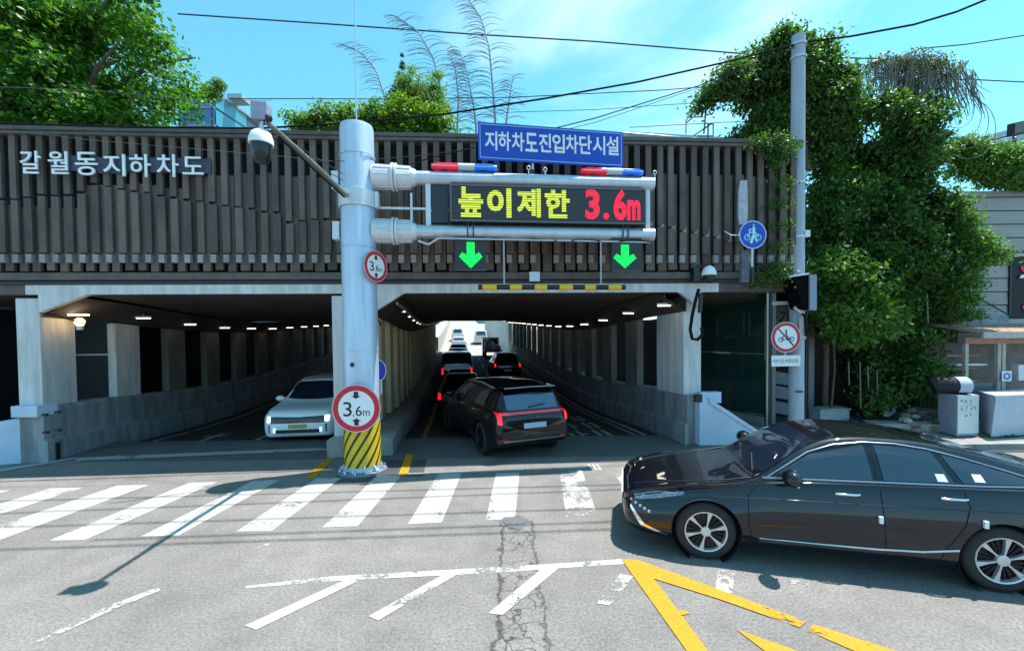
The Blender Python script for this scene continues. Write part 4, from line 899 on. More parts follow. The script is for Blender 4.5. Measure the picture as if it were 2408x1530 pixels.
    def facepatch(s,name,m,par,y0,y1,z0,z1,front,off=.006,ny=12,nz=6,zf=None,thick=0,**pr):
        vs=[];fs=[]; sg=-1 if front else 1
        for i in range(ny+1):
            y=y0+(y1-y0)*i/ny
            for j in range(nz+1):
                za,zb=(z0,z1) if zf is None else zf(y)
                z=za+(zb-za)*j/nz; vs.append(Vector((s.facex(y,z,front)+sg*off,y,z)))
        for i in range(ny):
            for j in range(nz): k=i*(nz+1)+j; fs.append((k,k+1,k+nz+2,k+nz+1))
        return MB().add(vs,fs).build(name,m,par,smooth=60,local=True,**pr)
M_tyre=mat('tyre',(0.02,0.02,0.021),.8,bump=.1); M_rimm=mat('machined_rim',(0.60,0.61,0.63),.35,.6); M_rimd=mat('rim_dark',(0.02,0.02,0.022),.4,.3); M_seam=mat('panel_gap',(0.002,0.002,0.002),.9); M_liner=mat('arch_liner',(0.008,0.008,0.009),.9)
def wheel(par,x,y,r,sg,w=.225,spokes=6,rim=M_rimm,rr=.70):
    o=MB().lathe((x,y,r),(0,sg,0),[(-w,r*rr),(-w,r*.93),(-w*.9,r*.985),(-w*.7,r),(-w*.3,r),(-w*.1,r*.985),(0,r*.93),(.012,r*.82),(0.0,r*rr),(-.02,r*rr*.98)],44).build('wheel',M_tyre,par,smooth=40,local=True)
    MB().lathe((x,y,r),(0,sg,0),[(-.06,0),(-.06,r*rr*.96)],32).build('wheel_well_disc',M_rimd,o,local=True)
    MB().lathe((x,y,r),(0,sg,0),[(-.012,r*rr*1.01),(.008,r*rr*.99),(.004,r*rr*.93),(-.03,r*rr*.90),(-.05,r*rr*.9)],44).build('rim',rim,o,smooth=40,local=True)
    mb=MB(); R_=r*rr*.93; ax=Vector((0,sg,0)); u=Vector((1,0,0)); v=Vector((0,0,1)); c=Vector((x,y,r))
    def pt(a,rad,h): return c+u*math.cos(a)*rad+v*math.sin(a)*rad+ax*h
    for k in range(spokes):
        a=2*PI*k/spokes+.3
        for dl,dh,th_,h in ((-.0,.0,.062,.0),):
            A0=.11;
            P=[pt(a-A0*1.6,.045,.0),pt(a-.075,R_*.5,.0),pt(a-.115,R_,-.005),pt(a+.115,R_,-.005),pt(a+.075,R_*.5,.0),pt(a+A0*1.6,.045,.0)]
            mb.prism(P,-ax*.035)
    mb.build('spokes',rim,o,local=True)
    mb=MB()
    for k in range(spokes):
        for s_ in (-1,1):
            a=2*PI*(k+.5)/spokes+.3+s_*.13; mb.prism([pt(a-.05,.05,-.02),pt(a-.035,R_,-.03),pt(a+.035,R_,-.03),pt(a+.05,.05,-.02)],-ax*.02)
    mb.build('thin_spokes',M_rimd if rim is M_rimm else rim,o,local=True,kind='stuff')
    MB().lathe((x,y,r),(0,sg,0),[(-.03,.058),(.006,.055),(.012,.03),(.012,0)],16).build('hub_cap',rim,o,smooth=40,local=True)
    return o
def linerbox(par,c):
    for wx in c.p['wx']:
        for sg in (-1,1):
            y=sg*(c.p['tw']-.165); MB().lathe((wx,y,c.p['wr']),(0,sg,0),[(.16,c.p['wr']*1.125),(0,c.p['wr']*1.125),(0,0)],32).build('arch_liner',M_liner,par,local=True)
def mirror(par,x,y,z,sg,m,s_=1.0):
    o=MB().sphere((x,y+sg*.10,z),.1*s_,14,8,sx=.75,sy=1.15,sz=.72).build('mirror',m,par,smooth=60,local=True)
    MB().tube([(x+.02,y-sg*.05,z-.05),(x,y+sg*.08,z-.04)],.025,8).build('mirror_arm',M_black,o,local=True)
def carpaint(name,col,**k): return mat(name,col,k.get('rough',.5),k.get('metal',.0),coat=1.0,spec=.08)
M_carblack=carpaint('black_car_paint',(0.003,0.0045,0.009),rough=.4)
M_carblack.node_tree.nodes['Principled BSDF'].inputs['Coat IOR'].default_value = 1.55
M_lens=mat('clear_lens',(.16,.20,.26),.12,.5,coat=1.0,noise=.6,nscale=30); M_glb=mat('tinted_glass',(0.010,0.018,0.036),.03,spec=.9,coat=1.0)
# ---------------------------------------------------------------- black sedan
HD=math.radians(-14.6)
sed=thing('sedan','glossy black saloon crossing in front of the right tunnel mouth','car',(1.56,6.04,0),HD)
cs=Car(dict(tum=1,L=4.88,wr=.335,tw=.905,wx=(.93,3.69),
 top=[(0,.58),(.04,.64),(.15,.71),(.45,.785),(.9,.86),(1.30,.915),(1.48,.965),(1.78,1.175),(2.08,1.355),(2.32,1.435),(2.6,1.46),(3.0,1.445),(3.5,1.375),(4.05,1.23),(4.4,1.12),(4.62,1.085),(4.80,1.06),(4.85,1.0),(4.88,.93)],
 belt=[(0,.52),(.15,.63),(.5,.73),(1.2,.845),(1.6,.93),(2.5,.975),(3.5,1.01),(4.3,1.03),(4.75,.99),(4.88,.88)],
 bot=[(0,.34),(.06,.25),(.3,.19),(.7,.18),(4.2,.19),(4.6,.24),(4.88,.36)],
 W=[(0,.58),(.03,.68),(.10,.77),(.25,.845),(.5,.895),(.9,.92),(1.5,.925),(2.6,.93),(3.6,.93),(4.2,.915),(4.6,.865),(4.78,.80),(4.88,.68)],
 rf=[(0,.86),(.5,.88),(1.2,.87),(1.45,.83),(1.9,.73),(2.3,.655),(2.8,.64),(3.4,.64),(3.9,.67),(4.3,.76),(4.6,.83),(4.88,.85)]))
cs.body('body',M_carblack,sed,n=96); linerbox(sed,cs)
for wx in (.93,3.69):
    for sg in (-1,1): wheel(sed,wx,sg*.885,.335,sg,spokes=6)
# glass
cs.toppatch('windshield',M_glb,sed,1.47,2.16,.70,.555,off=.006,curve=.12)
cs.toppatch('rear_window',M_glb,sed,4.42,3.35,.60,.545,off=.006,curve=0)
M_hood=mat('hood_seam',(.02,.02,.022),.5)
for sg in (-1,1):
    cs.sidepatch('front_side_window',M_glb,sed,[(1.66,1.00),(2.0,1.015),(2.62,1.035)],[(1.74,1.06),(2.06,1.26),(2.60,1.375)],sg,off=.006)
    cs.sidepatch('rear_side_window',M_glb,sed,[(2.72,1.037),(3.0,1.045),(3.34,1.055)],[(2.70,1.38),(2.98,1.368),(3.22,1.335)],sg,off=.006)
    cs.sidepatch('quarter_window',M_glb,sed,[(3.42,1.057),(3.8,1.07),(4.12,1.08)],[(3.30,1.318),(3.62,1.235),(4.10,1.09)],sg,off=.006)
    P=[(1.60,.99),(1.72,1.07),(2.04,1.275),(2.3,1.362),(2.6,1.402),(2.9,1.398),(3.2,1.358),(3.5,1.285),(3.8,1.20),(4.05,1.125),(4.2,1.08)]
    MB().tube([(x,sg*(cs.sidey(x,z)+.006),z) for x,z in P],.011,6).build('window_trim',mat('satin_trim',(.30,.36,.46),.25,.8),sed,smooth=60,local=True)
    P=[(1.55,.98),(1.9,.996),(2.4,1.012),(3.0,1.028),(3.6,1.045),(4.2,1.07)]
    MB().tube([(x,sg*(cs.sidey(x,z)+.008),z) for x,z in P],.012,6).build('belt_trim',MATS['satin_trim'],sed,smooth=60,local=True)
    P=[(1.48,.335),(2.0,.335),(2.6,.345),(3.0,.365),(3.30,.415)]
    MB().tube([(x,sg*(cs.sidey(x,z)+.008),z) for x,z in P],.013,6).build('sill_trim',M_chrome,sed,smooth=60,local=True)
    for pl in ([(1.52,.95),(1.38,.8),(1.37,.5),(1.42,.3)],[(2.66,1.37),(2.66,.95),(2.67,.5),(2.70,.24)],[(3.38,1.05),(3.42,.85),(3.36,.66),(3.20,.42),(3.15,.25)],):
        Q=[]; 
        for (xa,za),(xb,zb) in zip(pl[:-1],pl[1:]):
            for t in np.linspace(0,1,5)[:-1]: Q.append((xa+(xb-xa)*t,za+(zb-za)*t))
        Q.append(pl[-1]); MB().tube([(x,sg*(cs.sidey(x,z)-.001),z) for x,z in Q],.006,5).build('door_seam',M_seam,sed,local=True)
    for (x0,z0) in ((2.34,.885),(3.28,.915)):
        y=cs.sidey(x0,z0); 
        o=MB().tube([(x0-.10,sg*(y+.008),z0),(x0-.06,sg*(y+.03),z0+.004),(x0+.08,sg*(y+.03),z0+.006),(x0+.12,sg*(y+.008),z0+.006)],.014,8).build('door_handle',M_chrome,sed,smooth=60,local=True)
    for (x0,z0) in ((2.63,.66),(3.52,.70)): MB().box((x0,sg*(cs.sidey(x0,z0)+.012),z0),(.035,.03,.07)).build('door_guard',M_wpaint,sed,local=True)
    # shoulder crease
    MB().tube([(x,sg*(cs.sidey(x,z)+.001),z) for x,z in [(1.0,.74),(1.6,.775),(2.4,.79),(3.2,.81),(4.0,.83),(4.5,.84)]],.007,6).build('body_crease',M_carblack,sed,smooth=60,local=True)
    # head lamp: swept wedge
    cs.sidepatch('headlight',M_lens,sed,[(.14,.60),(.38,.655),(.70,.735)],[(.13,.645),(.36,.73),(.70,.765)],sg,off=.007,nx=12,nz=4)
    cs.sidepatch('lower_blade',M_chrome,sed,[(.08,.50),(.20,.32),(.50,.235)],[(.09,.53),(.25,.345),(.52,.25)],sg,off=.008,nx=12,nz=2)
    cs.sidepatch('rear_light',M_red,sed,[(4.45,.86),(4.7,.85),(4.82,.84)],[(4.35,.92),(4.7,.93),(4.82,.93)],sg,off=.006,nx=8,nz=3)
    mirror(sed,1.78,sg*.875,1.055,sg,M_carblack,1.3)
    MB().tube([(1.86,sg*.90,.985),(1.82,sg*1.05,.985)],.012,6).build('mirror_trim',M_chrome,sed,local=True)
M_gr=mat('grille',(.05,.05,.055),.3,.7)
cs.facepatch('grille',M_black,sed,-.5,.5,.38,.60,True,off=.008)
for i in range(9):
    for j in range(4):
        y=-.44+.11*i+(.055 if j%2 else 0); z=.41+.05*j
        MB().box((cs.facex(y,z,True)-.012,y,z),(.012,.06,.022),rx=.5).build('grille_fin',M_rimm,sed,local=True)
for k in range(5):
    x=.10+.05*k; z=.60-.02*k; MB().box((x,-(cs.sidey(x,z)+.01),z-.02),(.03,.012,.03)).build('side_fin',M_rimm,sed,local=True)
# bonnet edges, wipers, sticker squares, antenna
for sg in (-1,1):
    MB().tube([(x,sg*w,cs.topz(x,w)+.002) for x,w in [(.14,.46),(.4,.56),(.8,.64),(1.2,.68),(1.45,.70)]],.007,6).build('bonnet_crease',M_hood,sed,smooth=60,local=True)
for y0,y1 in ((-.55,-.05),(.0,.5)):
    MB().tube([(1.5,y0,cs.topz(1.5,y0)+.02),(1.56,(y0+y1)/2,cs.topz(1.56,(y0+y1)/2)+.025),(1.62,y1,cs.topz(1.62,y1)+.02)],.009,5).build('wiper',M_black,sed,local=True)
for (x0,z0) in ((3.20,1.085),(3.52,1.10)):
    cs.sidepatch('window_sticker',M_wpaint,sed,[(x0,z0-.02),(x0+.09,z0-.02)],[(x0-.01,z0+.05),(x0+.07,z0+.05)],-1,off=.010,nx=2,nz=2)
MB().sphere((3.55,0,cs.top(3.55)+.01),.05,12,6,sx=2,sy=.5,sz=.8).build('roof_antenna',M_carblack,sed,smooth=60,local=True)
# ---------------------------------------------------------------- dark crossover, rear view
HS=math.radians(113.5)     # direction of travel
suv=thing('dark_crossover','dark crossover with a full width red tail light entering the right tunnel','car',(0,0,0))
def suvprof(L=4.6,h=1.62,hood=1.02,W=.93):
    k=h/1.62
    return dict(L=L,wr=.355,tw=W-.03,wx=(.88,L-.95),
     top=[(0,.72*k),(.05,.86*k),(.2,.95*k),(.9,1.03*k),(1.15,1.08*k),(1.6,1.36*k),(1.95,1.54*k),(2.5,1.615*k),(3.3,1.62*k),(L-.75,1.58*k),(L-.42,1.53*k),(L-.30,1.42*k),(L-.16,1.2*k),(L-.07,1.06*k),(L-.02,.98*k),(L,.85*k)],
     belt=[(0,.66*k),(.2,.84*k),(1.1,.98*k),(L-.5,1.04*k),(L-.1,1.0*k),(L,.8*k)],
     bot=[(0,.38),(.1,.28),(.5,.24),(L-.5,.25),(L-.12,.32),(L,.45)],
     W=[(0,W*.72),(.06,W*.82),(.25,W*.94),(.7,W*.985),(1.5,W),(L-1,W),(L-.4,W*.97),(L-.12,W*.92),(L,W*.82)],
     rf=[(0,.86),(1.0,.86),(1.3,.80),(1.9,.72),(2.6,.70),(L-.6,.69),(L-.25,.72),(L,.85)])
cv=Car(suvprof(4.7,1.57)); 
# origin: front centre; x axis runs backwards
bx=Vector((math.cos(HS+PI),math.sin(HS+PI),0)); by=Vector((-bx.y,bx.x,0)) # local x (to the rear), local y
rearc=Vector((0.47,9.02,0)); suv.location=rearc-bx*4.7; suv.rotation_euler=(0,0,HS+PI)
M_sp=carpaint('dark_green_black_paint',(0.003,0.0035,0.004)); cv.body('body',M_sp,suv,n=84); linerbox(suv,cv)
for wx in cv.p['wx']:
    for sg in (-1,1): wheel(suv,wx,sg*.895,.355,sg,spokes=5,rim=M_rimd)
M_tail=mat('tail_red',(.5,.0,.01),.15,coat=1,emit=(1,.01,.02),estr=.75); M_bar=mat('tail_bar',(.45,.03,.05),.12,coat=1,emit=(1,.02,.04),estr=.10)
cv.facepatch('rear_window',mat('rear_glass',(.03,.06,.13),.06,spec=.9,coat=1.0),suv,-.60,.60,1.10,1.42,False,off=.008,zf=lambda y:(1.07,1.39-.06*abs(y)))
cv.facepatch('light_bar',M_bar,suv,-.80,.80,.985,1.035,False,off=.012,ny=20,nz=2)
for sg in (-1,1):
    cv.facepatch('tail_light',M_tail,suv,sg*.735,sg*.82,.80,1.02,False,off=.016,ny=4,nz=6,zf=lambda y:(.80,1.02))
    cv.facepatch('bumper_reflector',M_red,suv,sg*.60,sg*.80,.47,.49,False,off=.012,ny=5,nz=1)
    cv.sidepatch('side_window',M_glb,suv,[(1.45,1.02),(2.4,1.05),(3.95,1.10)],[(1.75,1.30),(2.4,1.45),(3.80,1.39)],sg,off=.006,nx=20)
    MB().tube([(x,sg*(cv.sidey(x,z)+.01),z) for x,z in [(1.6,1.40),(2.4,1.515),(3.2,1.53),(3.9,1.48)]],.018,6).build('roof_rail',M_steel,suv,smooth=60,local=True)
    mirror(suv,1.55,sg*.87,1.10,sg,M_sp,1.1)
    for pl in ([(2.5,1.5),(2.5,1.05),(2.5,.35)],[(3.5,1.08),(3.45,.8),(3.3,.4)]): MB().tube([(x,sg*(cv.sidey(x,z)),z) for x,z in pl],.006,5).build('door_seam',M_seam,suv,local=True)
    for x0 in (2.3,3.25): MB().tube([(x0-.08,sg*(cv.sidey(x0,.95)+.02),.95),(x0+.08,sg*(cv.sidey(x0,.95)+.02),.955)],.014,6).build('door_handle',M_chrome,suv,local=True)
MB().box((4.31,0,1.515),(.32,1.22,.03)).build('spoiler',M_sp,suv,local=True,bevel=.01)
MB().tube([(4.475,-.60,1.515),(4.495,0,1.53),(4.475,.60,1.515)],.008,6).build('spoiler_highlight',mat('edge_light',(.5,.5,.5),.3,.5),suv,local=True)  # pale strip modelled in place of the highlight along the spoiler
MB().box((cv.facex(0,.72,False)+.015,0,.745),(.015,.52,.11)).build('number_plate',mat('plate_blue_white',(.36,.42,.55),.5),suv,local=True)
fr=lambda a,t,z: Vector((cv.facex(0,.93,False)+.012+t,a,z))
text_mb('KIA',fr,0,.91,.20,.048,depth=.008,off=.01).build('badge',M_chrome,suv,local=True)
cv.facepatch('bumper_trim',M_black,suv,-.75,.75,.40,.58,False,off=.008,ny=12,nz=3); cv.facepatch('skid_plate',mat('skid',(.33,.33,.35),.35,.6),suv,-.72,.72,.425,.46,False,off=.02,ny=12,nz=2)
MB().tube([(cv.facex(y,.60,False)+.008,y,.60) for y in np.linspace(-.8,.8,12)],.006,5).build('hatch_seam',M_seam,suv,local=True)
MB().tube([(cv.facex(0,1.1,False)+.02,-.1,1.12),(cv.facex(0,1.15,False)+.02,.3,1.16)],.01,5).build('wiper',M_black,suv,local=True)
# ---------------------------------------------------------------- white crossover, front view
HW=TH+PI/2+PI   # travels towards the camera
wc=thing('white_crossover','white crossover with a black grille band coming out of the left tunnel','car',(0,0,0))
cw=Car(suvprof(4.6,1.58)); fx=Vector((math.cos(TH+PI/2),math.sin(TH+PI/2),0))
fp=T(-3.97,11.25,0); wc.location=(fp.x,fp.y,sag(12.5)+.02); wc.rotation_euler=(0,0,TH+PI/2)
M_wcar=carpaint('white_car_paint',(.86,.87,.90)); cw.body('body',M_wcar,wc,n=80); linerbox(wc,cw)
for wx in cw.p['wx']:
    for sg in (-1,1): wheel(wc,wx,sg*.895,.355,sg,spokes=5,rim=M_rimd)
cw.toppatch('windshield',M_glb,wc,1.16,1.9,.76,.58,off=.006,curve=.12)
cw.facepatch('black_band',M_glassd,wc,-.66,.66,.62,.80,True,off=.010,ny=16,nz=4,zf=lambda y:(.63,.775+.04*abs(y)))
for sg in (-1,1):
    cw.sidepatch('side_window',M_glb,wc,[(1.45,1.0),(2.4,1.03),(3.95,1.07)],[(1.75,1.32),(2.4,1.46),(3.80,1.40)],sg,off=.006)
    cw.facepatch('headlight',mat('lit_lens',(.8,.85,.9),.1,emit=(.8,1,.9),estr=1.2),wc,sg*.64,sg*.74,.66,.80,True,off=.016,ny=3,nz=4)
    cw.facepatch('fog_light',mat('lit_fog',(.6,.8,.8),.1,emit=(.5,.95,.9),estr=.6),wc,sg*.52,sg*.58,.40,.52,True,off=.016,ny=2,nz=2)
    cw.facepatch('bumper_slot',M_glassd,wc,sg*.66,sg*.69,.40,.60,True,off=.013,ny=1,nz=4)
    mirror(wc,1.5,sg*.87,1.06,sg,M_wcar,1.1)
cw.facepatch('lower_intake',M_black,wc,-.52,.52,.38,.47,True,off=.010,ny=12,nz=2)
MB().box((cw.facex(0,.55,True)-.012,0,.55),(.015,.44,.10)).build('number_plate',mat('plate_yellow',(.42,.36,.10),.5),wc,local=True)
MB().tube([(cw.facex(y,.345,True)-.01,y,.345) for y in np.linspace(-.66,.66,14)],.012,5).build('bumper_lip',M_steelw,wc,smooth=60,local=True)
MB().tube([(1.95,-.55,cw.topz(1.95,.55)+.01),(2.0,0,cw.top(2.0)+.01),(1.95,.55,cw.topz(1.95,.55)+.01)],.012,5).build('roof_edge',M_steelw,wc,local=True)
# ---------------------------------------------------------------- traffic further in
def simplecar(name,label,u,w,prof,paint,away=True,tail=None,grp=None,plate=None,scale=1.0):
    t_=thing(name,label,'car',(0,0,0)); c=Car(prof); p=T(u,w,0)
    t_.location=p; 
    if away: t_.location=p+TA*prof['L']; t_.rotation_euler=(0,0,TH-PI/2)
    else: t_.rotation_euler=(0,0,TH+PI/2)
    c.body('body',paint,t_,n=40,arch=False)
    for wx in prof['wx']:
        for sg in (-1,1): MB().lathe((wx,sg*(prof['tw']+.035),prof['wr']),(0,sg,0),[(-.2,prof['wr']),(0,prof['wr']*.97),(.0,prof['wr']*.6),(-.03,0)],20).build('wheel',M_tyre,t_,local=True)
    z=c.belt(prof['L']-.4)
    if away:
        c.facepatch('rear_window',M_glb,t_,-.6,.6,z+.10,c.top(prof['L']-.45)-.08,False,off=.01)
        for sg in (-1,1): c.facepatch('tail_light',tail or M_tail,t_,sg*.72,sg*.83,z-.42 if prof['top'][-4][1]>1.3 else z-.28,z-.06,False,off=.018,ny=3,nz=4)
        MB().box((c.facex(0,.55,False)+.012,0,.55),(.015,.44,.10)).build('number_plate',M_signwhite,t_,local=True)
    else:
        c.toppatch('windshield',M_glb,t_,1.16,1.9,.72,.56,off=.006,curve=.1)
        for sg in (-1,1): c.facepatch('headlight',M_lens,t_,sg*.5,sg*.74,.62,.72,True,off=.016,ny=3,nz=2)
    return t_,c
van=dict(L=5.0,wr=.33,tw=.86,wx=(.8,3.9),top=[(0,.9),(.1,1.05),(.6,1.2),(1.2,1.75),(1.7,1.93),(2.5,1.97),(4.6,1.95),(4.85,1.88),(4.95,1.5),(5.0,1.1)],belt=[(0,.85),(1,1.1),(4.7,1.2),(5.0,1.05)],bot=[(0,.35),(.2,.28),(4.8,.3),(5.0,.42)],W=[(0,.75),(.3,.9),(1,.93),(4.6,.93),(5.0,.86)],rf=[(0,.85),(1.2,.82),(2,.84),(4.8,.84),(5,.88)])
sdn=dict(cs.p)
simplecar('dark_van','dark van with two upright red tail lights ahead in the right tunnel',-.02,23.3,van,M_carblack,plate=True,grp=None)
simplecar('dark_saloon','black saloon waiting between the crossover and the van',.15,14.6,sdn,M_carblack)
simplecar('black_crossover','black car close behind the far end of the queue, left lane',.05,31.5,suvprof(4.5,1.6),M_carblack)
simplecar('navy_saloon','dark blue car at the tunnel exit in the left lane',.1,39,suvprof(4.5,1.5),carpaint('navy_paint',(.01,.014,.03)))
simplecar('dark_hatchback','dark car in the right lane beyond the van',3.1,26.5,suvprof(4.5,1.62),carpaint('charcoal_paint',(.012,.013,.015)))
simplecar('grey_saloon','grey car on the sunlit ramp beyond the tunnel, left lane',.2,52,suvprof(4.5,1.55),carpaint('silver_paint',(.45,.46,.48)))
simplecar('white_van','white van on the sunlit ramp beyond the tunnel',.1,64,van,carpaint('van_white',(.75,.75,.75)))
simplecar('pale_van','pale van in the right lane climbing the far ramp',3.2,58,van,carpaint('van_pale',(.7,.68,.64)))
simplecar('white_saloon','small white car high on the far ramp',.2,78,suvprof(4.5,1.55),MATS['van_white'])
# small cargo truck with wrapped load
tk=thing('cargo_truck','small cargo truck with a wrapped white load and pink boxes ahead of the van','truck',T(3.3,41,0),TH-PI/2)
MB().box((0,0,.75),(3.2,1.7,.12)).build('flat_bed',mat('bed',(.1,.12,.15),.6),tk,local=True,bevel=.01)
MB().box((-2.0,0,1.2),(1.1,1.65,1.5)).build('cab',M_wcar,tk,local=True,bevel=.06)
MB().box((-1.43,0,1.55),(.02,1.3,.5)).build('cab_window',M_glb,tk,local=True)
MB().sphere((.9,-.3,1.25),.5,12,8,sx=.9,sy=.95,sz=.9).build('wrapped_load',mat('wrap',(.55,.62,.75),.5),tk,smooth=60,local=True)
MB().box((1.2,.45,1.0),(.5,.5,.35)).build('pink_box',mat('pinkbox',(.6,.22,.2),.6),tk,local=True)
for wx in (-1.9,1.0):
    for sg in (-1,1): MB().lathe((wx,sg*.8,.33),(0,sg,0),[(-.2,.33),(0,.32),(0,.2),(-.03,0)],18).build('wheel',M_tyre,tk,local=True)
for sg in (-1,1): MB().box((1.61,sg*.7,.62),(.03,.2,.1)).build('tail_light',M_red,tk,local=True)
# ================================================================ VEGETATION
def leaves(name, pts, nrm, size, m, parent=None, sx=0.55, droop=0.0, var=0.35, **pr):
    """one small folded leaf per point; pts,nrm arrays (n,3)"""
    n=len(pts); nrm=nrm/np.maximum(1e-6,np.linalg.norm(nrm,axis=1))[:,None]
    r=rng.normal(size=(n,3)); r[:,2]-=droop; t=r-nrm*np.sum(r*nrm,axis=1)[:,None]; t/=np.maximum(1e-6,np.linalg.norm(t,axis=1))[:,None]
    b=np.cross(nrm,t); s=(size*(1+var*rng.uniform(-1,1,n)))[:,None]
    v=np.empty((n,4,3)); v[:,0]=pts-t*s*.5; v[:,1]=pts+b*s*sx*.5-nrm*s*.10; v[:,2]=pts+t*s*.5-nrm*s*.06; v[:,3]=pts-b*s*sx*.5-nrm*s*.10
    off=np.zeros(3)
    q=parent
    while q is not None: off+=np.array(q.location); q=q.parent
    v=(v-off).reshape(-1,3); me=bpy.data.meshes.new(name)
    i0=np.arange(n)*4; f=np.empty((n,2,3),int); f[:,0]=np.stack([i0,i0+1,i0+2],1); f[:,1]=np.stack([i0,i0+2,i0+3],1); f=f.reshape(-1,3)
    me.vertices.add(len(v)); me.vertices.foreach_set('co',v.ravel().astype(np.float32))
    me.loops.add(len(f)*3); me.loops.foreach_set('vertex_index',f.ravel().astype(np.int32)); me.polygons.add(len(f)); me.polygons.foreach_set('loop_start',(np.arange(len(f))*3).astype(np.int32)); me.polygons.foreach_set('loop_total',np.full(len(f),3,np.int32)); me.update(calc_edges=True)
    at=me.attributes.new('rnd','FLOAT','POINT'); at.data.foreach_set('value',np.repeat(rng.beta(1.6,2.2,n),4).astype(np.float32))
    o=link(name,me,m,parent,False,pr); return o
def blob_pts(blobs, n, shell=0.35, clump=0.0, cn=0):
    """blobs: (cx,cy,cz,rx,ry,rz). Points spread in the outer shell of ellipsoids, gathered into sprays"""
    B=np.array(blobs,float); w=(B[:,3]*B[:,4]+B[:,4]*B[:,5]+B[:,3]*B[:,5]); w/=w.sum()
    if clump:
        k=rng.choice(len(B),cn,p=w); d=rng.normal(size=(cn,3)); d/=np.linalg.norm(d,axis=1)[:,None]; rr=(1-shell*rng.random(cn)**1.5*2.0).clip(.2,1.08)
        cc=B[k,:3]+d*B[k,3:]*rr[:,None]; j=rng.integers(0,cn,n); e=rng.normal(size=(n,3))*clump*np.array([1,1,.55]); p=cc[j]+e; nn=d[j]*.5+rng.normal(size=(n,3))*.55+np.array([0,0,.75]); return p,nn
    k=rng.choice(len(B),n,p=w); d=rng.normal(size=(n,3)); d/=np.linalg.norm(d,axis=1)[:,None]; rr=1-shell*rng.random(n)**1.4
    return B[k,:3]+d*B[k,3:]*rr[:,None], d*.7+rng.normal(size=(n,3))*.45+np.array([0,0,.4])
def lobes(c, R, n, r0, r1, seed):
    rr=np.random.default_rng(seed); out=[]
    for _ in range(n):
        d=rr.normal(size=3); d/=np.linalg.norm(d); q=rr.uniform(.45,.95); r=rr.uniform(r0,r1)
        out.append((c[0]+d[0]*R[0]*q,c[1]+d[1]*R[1]*q,c[2]+d[2]*R[2]*q,r,r,r*.75))
    return out
ML_big=leafmat('broadleaf',(.020,.075,.012),(.13,.28,.028),.42)
ML_ivy=leafmat('ivy_leaf',(.013,.050,.013),(.125,.23,.045),.38)
ML_ivy2=leafmat('ivy_leaf_bright',(.04,.11,.02),(.17,.29,.06),.4)
ML_con=leafmat('conifer_leaf',(.05,.12,.010),(.20,.30,.025),.4)
ML_dk=leafmat('dark_conifer_leaf',(.02,.05,.02),(.05,.09,.04),.2)
# deck surface the plants stand on is the ceiling slab's top at 5.3 m
# big tree, upper left
bt=thing('broadleaf_tree','huge dense green tree rising behind the left end of the slat screen','tree',(-13.5,13.0,5.3))
tr=MB(); base=Vector((-13.8,13.2,5.3)); tr.tube([base,base+Vector((.1,0,2.5)),base+Vector((.3,-.2,5))],[.35,.28,.2],12).build('trunk',M_bark,bt,smooth=60)
for k in range(14):
    a=k*2.4; z=1.5+.35*k; d=Vector((math.cos(a),math.sin(a)*.7,.55)); p0=base+Vector((.1,0,z)); MB().tube([p0,p0+d*1.4,p0+d*2.6+Vector((0,0,.3)),p0+d*3.8],[.12,.09,.06,.02],7).build('branch',M_bark,bt,smooth=60)
bl=lobes((-15.0,13.2,11.0),(4.3,2.6,4.6),60,.7,1.5,3)+lobes((-12.7,12.6,8.4),(2.2,1.4,1.6),16,.5,1.0,5)+[(-10.3,12.6,9.6,.75,.7,.6),(-9.9,12.5,8.2,.6,.5,.5),(-10.5,12.6,11.2,.8,.7,.6),(-10.8,12.6,12.4,.8,.7,.7)]
p,nn=blob_pts(bl,90000,clump=.2,cn=3000); leaves('crown',p,nn,.155,ML_big,bt,sx=.6)
# light sprig tree beside the glass building
st=thing('far_sprig_tree','small bright tree top beside the blue glass building','tree',(-14,22,5)); 
MB().tube([(-15.1,22,5),(-15.05,22,14.8)],[.12,.03],6).build('trunk',M_bark,st)
p,nn=blob_pts([(-15.1,22,15.0,.65,.5,.5),(-14.7,22,15.4,.4,.4,.35)],1500,shell=.9); leaves('crown',p,nn,.13,ML_con,st)
# hedge mound behind the column
hd=thing('hedge','low bright green hedge mound above the slats behind the column','hedge',(-4.6,11.6,5.3))
bl=[]
for px,py,r in [(705,285,.35),(735,278,.42),(770,270,.45),(810,268,.5),(850,275,.5),(890,268,.5),(925,262,.55),(960,270,.5),(1000,275,.5),(1035,285,.45)]:
    r*=1.2; c=D(px,py+4,11.8); bl+=[(c.x,c.y,c.z,r,.4,r*.75),(c.x,c.y+.1,c.z-.5,r*1.1,.5,.6),(c.x,c.y,c.z-1.1,r*1.1,.5,.6)]
p,nn=blob_pts(bl,30000,shell=.5,clump=.1,cn=1800); leaves('foliage',p,nn,.10,ML_con,hd)
for px in (720,800,900,1000): c=D(px,320,11.8); MB().tube([(c.x,c.y,5.3),(c.x+.1,c.y,c.z+.3)],.03,6).build('stem',M_bark,hd)
